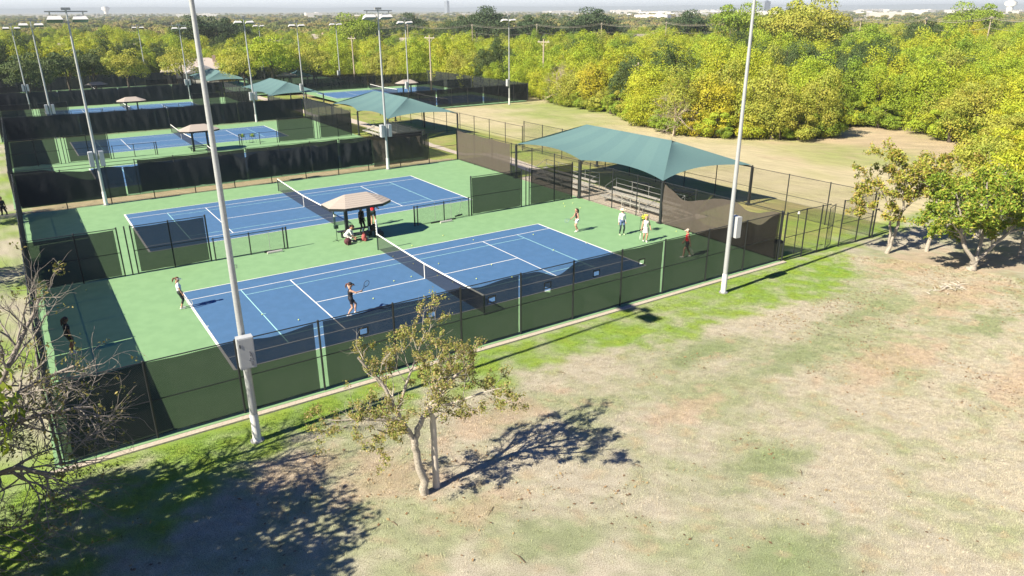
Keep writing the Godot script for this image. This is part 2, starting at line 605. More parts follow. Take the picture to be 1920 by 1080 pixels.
func build_paths():
	var b := MB.new()
	b.box(Vector3(12.1, -0.05, 15.12), Vector3(38.2, 0.12, 0.26))
	struct("concrete_strip", b, mats["concrete"])
	b = MB.new()
	b.box(Vector3(33.15, -0.06, -4.0), Vector3(4.0, 0.1, 19.0))
	struct("bleacher_pad", b, mats["concrete"])
	b = MB.new()
	var P := []
	var zl := [-13.5, -18.0, -22.0, -24.6, -26.0, -28.0, -30.2, -34.0, -40.0, -50.0, -60.0, -69.8, -72.0, -74.0, -76.0, -90.0, -110.0, -115.2, -118.0, -121.0, -140.0, -160.0]
	for z in zl:
		var s := sstep(-13.5, -22.0, z) * 1.1
		P.append(Vector3(33.3 + s, gy(34.5, z) + 0.05, z))
		P.append(Vector3(35.1 + s, gy(34.5, z) + 0.05, z))
	b.sheet(P, 1, zl.size() - 1, Vector3.UP)
	struct("walkway", b, mats["concrete"])

# ---------------------------------------------------------------- fences
func post_mesh(h: float, r: float) -> ArrayMesh:
	var key := "post%.2f_%.3f" % [h, r]
	if not cache.has(key):
		var b := MB.new()
		b.tube([Vector3.ZERO, Vector3(0, h, 0)], [r, r], 8)
		b.ball(Vector3(0, h, 0), Vector3(r * 1.15, r * 0.9, r * 1.15), 8, 4)
		cache[key] = b.mesh()
	return cache[key]

func link_mesh(u0: float, u1: float, h: float) -> MB:
	var b := MB.new()
	var l := u1 - u0
	var s := 0.0707
	var r := 0.0022
	for dirn in [1.0, -1.0]:
		var k := -h
		while k < l:
			# wire from (k, 0) rising at 45 degrees, clipped to the panel
			var a := maxf(k, 0.0)
			var e := minf(k + h, l)
			if e - a > 0.02:
				var p := Vector3(u0 + (a if dirn > 0 else l - a), 0.03 + (a - k), 0.0)
				var q := Vector3(u0 + (e if dirn > 0 else l - e), 0.03 + (e - k), 0.0)
				b.tube([p, q], [r, r], 3, false)
			k += s
	return b

# a hung sheet of mesh fabric between u0 and u1; o: top, bottom, folds, sag, dips [[u, width, depth]], vents [u]
func screen_mesh(u0: float, u1: float, o: Dictionary, seed_: int) -> MB:
	var top: float = o.get("top", 2.9)
	var bot: float = o.get("bottom", 0.12)
	var folds: float = o.get("folds", 0.02)
	var side: float = o.get("side", -1.0)
	var vents: Array = o.get("vents", [])
	var us := PackedFloat32Array()
	var x := u0
	while x < u1 - 0.08:
		us.append(x)
		x += 0.2
	us.append(u1)
	for w in vents:
		if w > u0 + 0.3 and w < u1 - 0.3:
			us.append(w - 0.17)
			us.append(w + 0.17)
	us.sort()
	var vs := [0.0, 0.06, 0.16, 0.28, 0.4, 0.52, 0.655, 0.745, 0.86, 0.94, 1.0]
	var P := []
	var nu := us.size() - 1
	var nv: int = vs.size() - 1
	for j in nv + 1:
		for u in us:
			var f: float = vs[j]
			var t: float = top
			var near := 9.0
			for q in o.get("ties", []): near = minf(near, absf(u - q))
			t -= o.get("sag", 0.03) * sstep(0.0, 1.4, near) * (1.0 + nz.get_noise_2d(u * 9.0, seed_ * 31.0))
			for q in o.get("dips", []):
				t -= q[2] * (1.0 - sstep(0.0, q[1], absf(u - q[0])))
			var y := lerpf(bot + nz.get_noise_2d(u * 12.0, seed_ * 17.0) * 0.05, t, f)
			var a := nz.get_noise_2d(u * 14.0 + f * 5.0, seed_ * 11.0 + f * 6.0) * 1.6 + nz.get_noise_2d(u * 45.0, seed_ * 13.0 + f * 9.0) * 0.5 + nz.get_noise_2d(u * 26.0 + f * 60.0, seed_ * 7.0 + f * 8.0) * 0.7
			var z := side * (0.055 + folds * (a + 0.6) * (0.35 + 0.65 * sin(f * PI)))
			P.append(Vector3(u, y, z))
	var skip := {}
	for i in nu:
		for w in vents:
			if absf((us[i] + us[i + 1]) * 0.5 - w) < 0.16: skip[Vector2i(i, 6)] = true
	var b := MB.new()
	b.sheet(P, nu, nv, Vector3(0, 0, side), skip)
	return b

func fence(called: String, label: String, a: Vector3, b: Vector3, h: float, posts: Array, o := {}) -> Node3D:
	var d := b - a
	var l := Vector2(d.x, d.z).length()
	var f := thing(called, label, o.get("cat", "fence"), a, atan2(-d.z, d.x), o.get("group", ""))
	var steel: Material = mats["black_steel"]
	var pr: float = o.get("post_r", 0.04)
	for u in posts:
		var end: bool = u < 0.1 or u > l - 0.1
		obj("post", post_mesh(h + 0.04, pr * (1.25 if end else 1.0)), steel, f, Vector3(u, 0, 0))
	var holes: Array = o.get("gaps", [])
	var runs := []
	var x := 0.0
	for g in holes:
		runs.append([x, g[0]])
		x = g[1]
	runs.append([x, l])
	for r in runs:
		if r[1] - r[0] < 0.1: continue
		var m := MB.new()
		m.tube([Vector3(r[0], h, 0), Vector3(r[1], h, 0)], [0.022, 0.022], 6)
		obj("top_rail", m, steel, f)
		if o.get("mid", true):
			m = MB.new()
			m.tube([Vector3(r[0], h * 0.5, 0), Vector3(r[1], h * 0.5, 0)], [0.02, 0.02], 6)
			obj("middle_rail", m, steel, f)
		m = MB.new()
		m.tube([Vector3(r[0], 0.07, 0), Vector3(r[1], 0.07, 0)], [0.012, 0.012], 5)
		obj("bottom_rail", m, steel, f)
		if o.get("link", false):
			tag(obj("chain_link", link_mesh(r[0], r[1], h - 0.04), mats["wire"], f), "", "", "", "stuff")
	var n := 0
	for s in o.get("screens", []):
		n += 1
		var q: Dictionary = s[2] if s.size() > 2 else {}
		var so := {"top": h - 0.06, "ties": posts}
		so.merge(o.get("screen", {}), true)
		so.merge(q, true)
		obj("windscreen", screen_mesh(s[0], s[1], so, n + int(absf(a.z) + absf(a.x) * 3.0)), mats[so.get("mat", "screen")], f)
		for w in so.get("vents", []):
			if w < s[0] + 0.3 or w > s[1] - 0.3: continue
			var m := MB.new()
			var y0: float = lerpf(0.12, so.top, 0.655)
			var y1: float = lerpf(0.12, so.top, 0.745)
			var z: float = so.get("side", -1.0) * 0.07
			for e in [[w - 0.19, y0, w - 0.19, y1], [w + 0.19, y0, w + 0.19, y1]]:
				m.bar(Vector3(e[0], e[1] - 0.04, z), Vector3(e[2], e[3] + 0.04, z), 0.012, 0.05)
			m.bar(Vector3(w - 0.16, y0 - 0.02, z), Vector3(w + 0.16, y0 - 0.02, z), 0.012, 0.05)
			m.bar(Vector3(w - 0.16, y1 + 0.02, z), Vector3(w + 0.16, y1 + 0.02, z), 0.012, 0.05)
			obj("vent_border", m, steel, f)
	return f

func spaced(l: float, step: float) -> Array:
	var n := int(round(l / step))
	var a := []
	for k in n + 1: a.append(l * k / n)
	return a

func build_fences():
	var FX := [-6.65, -3.66, -0.6, 2.54, 5.7, 8.9, 12.08, 15.17, 18.26, 21.25, 24.57, 27.7, 30.9]
	var fp := []
	for x in FX: fp.append(x + 6.65)
	var vents := []
	for x in [4.4, 7.5, 10.56, 13.67, 16.66, 19.7]: vents.append(x + 6.65)
	# near block: outer fence along the lawn
	fence("windscreen_fence", "tall black chain link fence with dark windscreens along the lawn and concrete strip", Vector3(-6.65, 0, 14.8), Vector3(30.9, 0, 14.8), 3.0, fp,
		{"link": true, "post_r": 0.042, "screen": {"side": -1.0, "folds": 0.045, "vents": vents, "bottom": 0.06},
		"screens": [[0.1, 9.02, {"dips": [[7.6, 1.6, 0.1]]}], [9.4, 18.66, {"dips": [[16.6, 1.2, 0.1]]}], [18.78, 27.8, {"dips": [[20.9, 1.35, 0.45]]}], [28.02, 37.4, {"dips": [[35.6, 1.3, 0.35]]}]]})
	# side fences of the near block
	var lp := spaced(38.9, 3.24)
	fence("windscreen_fence", "long dark screened fence beside the left baselines of the two near courts", Vector3(-6.65, 0, 14.7), Vector3(-6.65, 0, -24.1), 3.0, lp,
		{"link": false, "screen": {"side": 1.0, "folds": 0.05, "bottom": 0.25, "mat": "screen_dense"}, "screens": [[0.1, 9.6], [9.75, 19.3], [19.5, 29.0, {"bottom": 0.5}], [29.15, 38.7]]})
	fence("windscreen_fence", "windscreen fence tinted brown as if sunlit between the near court and the bleacher pad", Vector3(31.0, 0, -4.3), Vector3(31.0, 0, 14.7), 3.0, [0.0, 1.2, 3.9, 6.6, 9.15, 12.2, 15.4, 18.95],
		{"link": true, "screen": {"side": 1.0, "folds": 0.06}, "screens": [[9.4, 18.8, {"mat": "screen_sunlit", "dips": [[11.6, 2.6, 0.75], [16.8, 1.6, 0.25]], "folds": 0.12, "sag": 0.12}]]})
	# back fence of the near block, with creased hanging sheets
	fence("windscreen_fence", "fence with creased hanging windscreens behind the second court", Vector3(-6.6, 0, -24.0), Vector3(30.9, 0, -24.0), 3.0, fp,
		{"link": false, "screen": {"side": 1.0, "bottom": 0.62, "folds": 0.1, "sag": 0.16, "mat": "screen_dense"},
		"screens": [[0.1, 7.2, {"bottom": 0.5, "folds": 0.05}], [7.3, 14.4, {"folds": 0.05}], [14.5, 22.4, {"folds": 0.16, "dips": [[16.4, 1.0, 0.3]]}], [22.5, 28.3, {"folds": 0.15}], [28.4, 34.2, {"mat": "screen_sunlit", "folds": 0.2, "bottom": 0.35}], [34.4, 37.3, {"folds": 0.2, "top": 2.2, "mat": "screen_thin"}]]})  # one sheet has its sunlit creases put into the colour
	fence("windscreen_fence", "screened fence tinted brown as if sunlit beside the walkway at the second court's right end", Vector3(31.0, 0, -23.9), Vector3(31.0, 0, -4.5), 3.0, spaced(19.4, 3.23),
		{"link": true, "screen": {"side": 1.0, "folds": 0.05}, "screens": [[0.1, 9.6, {"mat": "screen_sunlit"}]]})
	# fence between the two near courts: tall ends, low middle parts, open at the shelter
	for k in 4:
		var o: Vector3 = BLK[k]
		var gname := "" if k == 0 else "divider fences of the farther courts"
		fence("divider_fence", "tall screened divider at the left end between two courts" + ["", ", second block", ", third block", ", farthest block"][k], o + Vector3(-6.6, 0, -4.65), o + Vector3(2.6, 0, -4.65), 2.85, [0.05, 2.35, 4.45, 4.85, 5.15, 7.15, 9.2],
			{"link": k == 0, "gaps": [[4.47, 5.13]], "screens": [[0.1, 4.3], [5.3, 9.1]], "screen": {"side": 1.0, "folds": 0.015}, "group": gname})
		fence("low_fence", "low open chain link fence left of the shelter" + ["", " in the second block", " in the third block", " in the farthest block"][k], o + Vector3(2.75, 0, -4.6), o + Vector3(7.25, 0, -4.5), 1.38, [0.1, 2.2, 4.3, 4.5], {"link": k == 0, "mid": false})
		fence("low_fence", "low open chain link fence right of the shelter" + ["", " in the second block", " in the third block", " in the farthest block"][k], o + Vector3(16.3, 0, -4.5), o + Vector3(20.9, 0, -4.6), 1.38, [0.0, 0.25, 2.4, 4.5], {"link": k == 0, "mid": false})
		fence("divider_fence", "tall screened divider at the bleacher end between two courts" + ["", ", second block", ", third block", ", farthest block"][k], o + Vector3(21.0, 0, -4.65), o + Vector3(30.4, 0, -4.5), 2.88, [0.05, 4.5, 4.9, 5.2, 7.6, 9.35],
			{"link": k == 0, "gaps": [[4.52, 5.18]], "screens": [[0.1, 4.4], [5.3, 9.3]], "screen": {"side": 1.0, "folds": 0.015}, "group": gname})
	# farther blocks: closed by screened fences on all sides
	for k in range(1, 4):
		var o: Vector3 = BLK[k]
		var w: String = ["", "second", "third", "farthest"][k]
		var sc := [[0.1, 9.0], [9.2, 18.6], [18.8, 27.8], [28.0, 37.3]]
		fence("windscreen_fence", "dark screened fence along the near side of the %s block of courts" % w, o + Vector3(-6.6, 0, 14.8), o + Vector3(30.9, 0, 14.8), 3.0, fp, {"screen": {"side": -1.0, "folds": 0.06, "mat": "screen_dense"}, "screens": [[0.1, 6.3, {"dips": [[6.0, 4.0, 1.3]] if k == 1 else []}], [9.4, 18.6], [18.8, 27.8], [28.0, 37.3]] if k == 1 else sc})
		fence("windscreen_fence", "dark screened fence along the far side of the %s block of courts" % w, o + Vector3(-6.6, 0, -24.0), o + Vector3(30.9, 0, -24.0), 3.0, fp, {"screen": {"side": 1.0, "folds": 0.06, "mat": "screen_dense"}, "screens": sc})
		fence("windscreen_fence", "screened fence at the left baselines of the %s block of courts" % w, o + Vector3(-6.65, 0, 14.7), o + Vector3(-6.65, 0, -23.9), 3.0, lp, {"screen": {"side": 1.0, "folds": 0.05, "mat": "screen_dense"}, "screens": [[0.1, 19.2], [19.4, 38.5]]})
		fence("windscreen_fence", "screened fence at the walkway side of the %s block of courts" % w, o + Vector3(31.0, 0, -23.9), o + Vector3(31.0, 0, -6.0), 3.0, spaced(17.9, 3.0), {"screen": {"side": 1.0, "folds": 0.05}, "screens": [[0.1, 17.8]]})
		fence("windscreen_fence", "screened fence by the walkway at the near court of the %s block" % w, o + Vector3(31.0, 0, 4.9), o + Vector3(31.0, 0, 14.7), 3.0, spaced(9.8, 3.2), {"screen": {"side": 1.0, "folds": 0.05}, "screens": [[0.1, 9.6]]})
	# open chain link fences round the spectators' strip and along the playing field
	fence("chain_link_fence", "open black chain link fence between the grass strip and the playing field", Vector3(40.4, -0.05, 14.9), Vector3(39.9, -0.35, -25.0), 3.0, spaced(39.9, 3.3), {"link": true})
	fence("chain_link_fence", "open chain link fence running on beside the second canopy", Vector3(39.9, -0.4, -25.3), Vector3(39.6, -1.0, -62.0), 2.8, spaced(36.7, 3.3), {"link": false})
	var g := fence("chain_link_fence", "open chain link fence with a gate beside the pale-trunked trees", Vector3(31.1, -0.05, 14.95), Vector3(40.2, -0.08, 15.2), 3.0, [0.0, 1.8, 3.3, 5.5, 7.3, 9.1], {"link": true, "gaps": [[4.1, 5.4]]})
	# the gate leaf stands ajar
	var leaf := MB.new()
	for e in [[Vector3(0, 0.1, 0), Vector3(0, 2.75, 0)], [Vector3(1.2, 0.1, 0), Vector3(1.2, 2.75, 0)], [Vector3(0, 2.75, 0), Vector3(1.2, 2.75, 0)], [Vector3(0, 1.4, 0), Vector3(1.2, 1.4, 0)], [Vector3(0, 0.1, 0), Vector3(1.2, 0.1, 0)]]:
		leaf.tube([e[0], e[1]], [0.025, 0.025], 6)
	var lf := obj("gate_leaf", leaf, mats["black_steel"], g, Vector3(4.1, 0, 0))
	lf.rotation.y = 0.35
	tag(obj("gate_link", link_mesh(0.0, 1.2, 2.6), mats["wire"], lf), "", "", "", "stuff")
	# bank of courts across the field
	fence("windscreen_fence", "dark screened fence of the court across the playing field", Vector3(43.0, -0.95, -68.4), Vector3(71.0, -0.95, -68.5), 3.0, spaced(28.0, 3.1), {"screens": [[0.1, 9.5], [9.7, 18.6], [18.8, 27.9]], "screen": {"side": -1.0, "folds": 0.05, "mat": "screen_dense"}})
	fence("windscreen_fence", "screened fence at the field court's end beside the wood", Vector3(71.0, -0.95, -68.6), Vector3(71.0, -1.5, -107.0), 3.0, spaced(38.4, 3.2), {"screens": [[0.1, 19.0], [19.2, 38.3]], "screen": {"side": 1.0, "folds": 0.06}})
	fence("windscreen_fence", "dark screened fence behind the court across the field", Vector3(43.0, -1.5, -107.0), Vector3(71.0, -1.5, -107.0), 3.0, spaced(28.0, 3.1), {"screens": [[0.1, 14.0], [14.2, 27.9]], "screen": {"side": 1.0, "folds": 0.06}})
	fence("divider_fence", "screened divider beside the shelter of the field court", Vector3(58.5, -1.2, -87.5), Vector3(70.5, -1.2, -87.5), 2.85, [0.0, 3.0, 6.0, 6.6, 9.0, 12.0], {"screens": [[0.1, 5.9], [6.7, 11.9]], "screen": {"side": 1.0, "folds": 0.02}})

# ---------------------------------------------------------------- nets
func net(o: Vector3, label: String, group: String, tower := false):
	var t := thing("tennis_net", label, "net", o + Vector3(CL / 2, 0, CW / 2), 0.0, group)
	var hw := CW / 2 + 0.914
	for s in [-1.0, 1.0]:
		var p := MB.new()
		p.tube([Vector3.ZERO, Vector3(0, 1.07, 0)], [0.04, 0.04], 8)
		obj("post", p, mats["net_green"], t, Vector3(0, 0, s * hw))
	var P := []
	var T := MB.new()
	var nn := 24
	for j in 5:
		for i in nn + 1:
			var z := lerpf(-hw, hw, float(i) / nn)
			var q := absf(z) / hw
			var top := lerpf(0.914, 1.05, pow(q, 1.3))
			P.append(Vector3(0.02 * sin(j * 1.3) * (1.0 - q), lerpf(0.03 + 0.05 * q, top, j / 4.0), z))
	var m := MB.new()
	m.sheet(P, nn, 4, Vector3.LEFT)
	obj("net_mesh", m, mats["net_mesh"], t)
	for i in nn:
		var a: Vector3 = P[4 * (nn + 1) + i]
		var b: Vector3 = P[4 * (nn + 1) + i + 1]
		T.bar(a, b + (b - a) * 0.02, 0.03, 0.075)
	obj("headband", T, mats["line_white"], t)
	var st := MB.new()
	st.box(Vector3(0, 0.46, 0), Vector3(0.035, 0.9, 0.06))
	obj("centre_strap", st, mats["line_white"], t)
	if tower:
		var w := MB.new()
		w.tube([Vector3(0, 1.0, 0), Vector3(0, 1.98, 0)], [0.055, 0.055], 8)
		var sc := obj("score_tube", w, mats["line_white"], t, Vector3(0, 0, -hw))
		var k := MB.new()
		for q in 5: k.box(Vector3(-0.056, 1.15 + q * 0.17, 0.0), Vector3(0.012, 0.06, 0.05))
		obj("score_number", k, mats["black_steel"], sc)

# ---------------------------------------------------------------- shade canopies
func curve_edge(a: Vector3, b: Vector3, inward: Vector3, t: float, rise: float, pull: float) -> Vector3:
	var k := 4.0 * t * (1.0 - t)
	return a.lerp(b, t) + inward * pull * k + Vector3.UP * rise * k

func canopy(o: Vector3, label: String, z0: float, z1: float, x0: float, x1: float, h: float, ridge: float, spans: int):
	var c := thing("shade_canopy", label, "canopy", o)
	var xm := (x0 + x1) / 2.0
	var inset := minf((x1 - x0) * 0.42, (z1 - z0) * 0.42)
	var ra := Vector3(xm, ridge, z1 - inset)
	var rb := Vector3(xm, ridge, z0 + inset)
	# long sides, in sewn panels
	for side in [-1.0, 1.0]:
		var x := x0 if side < 0 else x1
		var panels := 9
		for p in panels:
			var P := []
			var nu := 4
			for j in 7:
				var f := j / 6.0
				for i in nu + 1:
					var t := (p + float(i) / nu) / panels
					var zz := lerpf(z1, z0, t)
					# bottom edge: scalloped between the posts
					var s := t * spans
					var q := minf(floorf(s), spans - 1)
					var za := lerpf(z1, z0, q / spans)
					var zb := lerpf(z1, z0, (q + 1) / spans)
					var e0 := Vector3(x, h, zz)
					var e := curve_edge(Vector3(x, h, za), Vector3(x, h, zb), Vector3(-side, 0, 0), s - q, 0.28, 0.55)
					var top := ra.lerp(rb, t)
					var m := e0.lerp(top, f) + (e - e0) * pow(1.0 - f, 2.2)
					m.y -= 0.22 * sin(f * PI) * (0.6 + 0.4 * sin(t * PI))
					P.append(m)
			var b := MB.new()
			b.sheet(P, nu, 6, Vector3(side, 1, 0))
			obj("fabric_panel", b, mats["teal_a" if p % 2 == 0 else "teal_b"], c)
	for e in 2:
		var r := ra if e == 0 else rb
		var z := z1 if e == 0 else z0
		var nrm := Vector3(0, 0, -1.0 if e == 0 else 1.0)
		var P := []
		for j in 9:
			var f := j / 8.0
			for i in 13:
				var t := i / 12.0
				var q := curve_edge(Vector3(x0, h, z), Vector3(x1, h, z), nrm, t, 0.3, 0.8)
				var m := q.lerp(r, f)
				m.y -= 0.2 * sin(f * PI) * sin(t * PI)
				P.append(m)
		var b := MB.new()
		b.sheet(P, 12, 8, -nrm + Vector3.UP)
		obj("fabric_end", b, mats["teal_b"], c)
	for i in spans + 1:
		var z := lerpf(z1, z0, float(i) / spans)
		for x in [x0, x1]:
			var b := MB.new()
			b.tube([Vector3(0, 0, 0), Vector3(0, h - 0.12, 0)], [0.115, 0.115], 10)
			b.box(Vector3(0, 0.02, 0), Vector3(0.42, 0.05, 0.42))
			b.tube([Vector3(0, h - 0.12, 0), Vector3(0, h + 0.02, 0)], [0.06, 0.04], 8)
			obj("post", b, mats["black_steel"], c, Vector3(x, 0, z))
	var fr := MB.new()
	fr.tube([ra - Vector3.UP * 0.12, rb - Vector3.UP * 0.12], [0.05, 0.05], 6)
	for x in [x0, x1]:
		fr.tube([Vector3(x, h - 0.1, z1), Vector3(x, h, z1).lerp(ra, 0.5) - Vector3.UP * 0.42, ra - Vector3.UP * 0.16], [0.045, 0.045, 0.045], 6)
		fr.tube([Vector3(x, h - 0.1, z0), Vector3(x, h, z0).lerp(rb, 0.5) - Vector3.UP * 0.42, rb - Vector3.UP * 0.16], [0.045, 0.045, 0.045], 6)
		for i in range(1, spans):
			var pa := Vector3(x, h - 0.1, lerpf(z1, z0, float(i) / spans))
			var pb := ra.lerp(rb, float(i) / spans) - Vector3.UP * 0.2
			fr.tube([pa, pa.lerp(pb, 0.5) - Vector3.UP * 0.5, pb], [0.045, 0.045, 0.045], 6)
	obj("roof_frame", fr, mats["black_steel"], c)

func build_canopies():
	canopy(Vector3.ZERO, "large teal shade canopy over the bleachers beside the near court", -13.4, 4.8, 31.0, 40.5, 3.05, 4.85, 2)
	canopy(Vector3(0, -0.85, -45.3), "teal shade canopy beside the second block of courts, behind the walkway screen", -13.4, 4.8, 31.0, 40.5, 3.05, 4.85, 2)
	canopy(Vector3(-0.8, -2.2, -90.6), "pointed teal shade canopy beside the third block of courts", -13.4, 4.8, 31.0, 40.5, 3.05, 4.85, 2)
	canopy(Vector3(-1.2, -3.1, -135.9), "farthest teal shade canopy in front of the grey roofed clubhouse", -13.4, 4.8, 31.0, 40.5, 3.05, 4.85, 2)
	var p := at_range(546, 178)
	canopy(p, "small pale square shade canopy at the edge of the far trees", -3.2, 3.2, -3.2, 3.2, 2.6, 4.0, 1)

# ---------------------------------------------------------------- court shelters
func shelter(o: Vector3, label: String):
	var s := thing("court_shelter", label, "shelter", o + Vector3(12.0, 0, -4.25))
	var hx := 2.15
	var hz := 1.35
	var ch := 0.85
	# octagonal hipped roof with a short ridge, shingle courses as parts
	var rim := []
	for q in [[-hx + ch, -hz], [hx - ch, -hz], [hx, -hz + ch * 0.75], [hx, hz - ch * 0.75], [hx - ch, hz], [-hx + ch, hz], [-hx, hz - ch * 0.75], [-hx, -hz + ch * 0.75]]:
		rim.append(Vector3(q[0], 2.42, q[1]))
	var ra := Vector3(-0.75, 3.02, 0)
	var rb := Vector3(0.75, 3.02, 0)
	var tops := [ra, rb, rb, rb, rb, ra, ra, ra]
	var courses := 7
	for c in courses:
		var b := MB.new()
		var f0 := float(c) / courses
		var f1 := float(c + 1) / courses
		for k in 8:
			var k2 := (k + 1) % 8
			var a0: Vector3 = rim[k].lerp(tops[k], f0) + Vector3.UP * 0.01
			var a1: Vector3 = rim[k2].lerp(tops[k2], f0) + Vector3.UP * 0.01
			var b0: Vector3 = rim[k].lerp(tops[k], f1)
			var b1: Vector3 = rim[k2].lerp(tops[k2], f1)
			var out := Vector3((a0 + a1).x, 3.0, (a0 + a1).z * 2.0)
			var g := 0.965 + 0.045 * fposmod(c * 0.37 + k * 0.21, 1.0)
			b.col = Color(g, g, g)
			b.quad(a0, a1, b1, b0, out)
			b.quad(a0 - Vector3.UP * 0.012, a1 - Vector3.UP * 0.012, a1, a0, Vector3(out.x, 0, out.z))
		obj("shingle_course", b, mats["shingle"], s)
	var fas := MB.new()
	for k in 8:
		var a: Vector3 = rim[k] * Vector3(0.99, 1, 0.99) - Vector3.UP * 0.09
		var e: Vector3 = rim[(k + 1) % 8] * Vector3(0.99, 1, 0.99) - Vector3.UP * 0.09
		fas.bar(a, e, 0.04, 0.16)
	obj("fascia", fas, mats["black_steel"], s)
	var sof := MB.new()
	for k in 8: sof.tri(rim[k] - Vector3.UP * 0.12, rim[(k + 1) % 8] - Vector3.UP * 0.12, Vector3(0, 2.3, 0), Vector3.DOWN)
	obj("soffit", sof, mats["dark_wood"], s)
	for x in [-0.8, 0.8]:
		var b := MB.new()
		b.box(Vector3(x, 1.16, 0), Vector3(0.2, 2.32, 0.2))
		obj("post", b, mats["black_steel"], s)
		b = MB.new()
		b.bar(Vector3(x, 2.2, -1.0), Vector3(x, 2.2, 1.0), 0.1, 0.14)
		obj("beam", b, mats["black_steel"], s)
	for z in [-0.5, 0.5]:
		var b := MB.new()
		b.box(Vector3(0, 0.45, z), Vector3(2.6, 0.045, 0.32))
		for x in [-1.0, 1.0]: b.box(Vector3(x, 0.21, z), Vector3(0.05, 0.42, 0.26))
		obj("bench", b, mats["black_steel"], s)

# ---------------------------------------------------------------- bleachers
func bleacher(at: Vector3, l: float, label: String):
	var s := thing("bleacher", label, "bleacher", at)
	for k in 3:
		var y := 0.43 + 0.24 * k
		var x := 0.1 + 0.66 * k
		var b := MB.new()
		b.box(Vector3(x, y, 0), Vector3(0.3, 0.045, l))
		b.box(Vector3(x - 0.14, y - 0.03, 0), Vector3(0.02, 0.05, l))
		obj("seat_plank", b, mats["aluminium"], s)
		if k > 0:
			b = MB.new()
			b.box(Vector3(x - 0.34, y - 0.26, 0), Vector3(0.3, 0.04, l))
			obj("foot_plank", b, mats["aluminium"], s)
	for q in 4:
		var z := lerpf(-l / 2 + 0.5, l / 2 - 0.5, q / 3.0)
		var b := MB.new()
		b.bar(Vector3(0.0, 0.03, z), Vector3(1.55, 0.03, z), 0.05, 0.05)
		b.bar(Vector3(0.02, 0.36, z), Vector3(1.55, 0.86, z), 0.05, 0.05)
		for k in 3: b.bar(Vector3(0.1 + 0.66 * k, 0.03, z), Vector3(0.1 + 0.66 * k, 0.4 + 0.24 * k, z), 0.04, 0.04)
		obj("frame", b, mats["galvanised"], s)
	var r := MB.new()
	for y in [0.5, 0.95]: r.tube([Vector3(1.65, 0.75 + y * 0.9, -l / 2), Vector3(1.65, 0.75 + y * 0.9, l / 2)], [0.02, 0.02], 6)
	for q in 5:
		var z := lerpf(-l / 2, l / 2, q / 4.0)
		r.tube([Vector3(1.65, 0.0, z), Vector3(1.65, 1.6, z)], [0.022, 0.022], 6)
	for e in [-1.0, 1.0]:
		r.tube([Vector3(0.5, 1.1, e * l / 2), Vector3(1.65, 1.6, e * l / 2)], [0.02, 0.02], 6)
		r.tube([Vector3(0.5, 0.4, e * l / 2), Vector3(0.5, 1.1, e * l / 2)], [0.02, 0.02], 6)
	obj("back_rail", r, mats["galvanised"], s)
	r = MB.new()
	for y in [0.1, 0.55, 1.0]: r.bar(Vector3(-0.18, y, -0.95), Vector3(-0.18, y, 0.95), 0.04, 0.06)
	for z in [-0.95, 0.0, 0.95]: r.bar(Vector3(-0.18, 0, z), Vector3(-0.18, 1.02, z), 0.05, 0.05)
	obj("front_rail", r, mats["aluminium"], s)

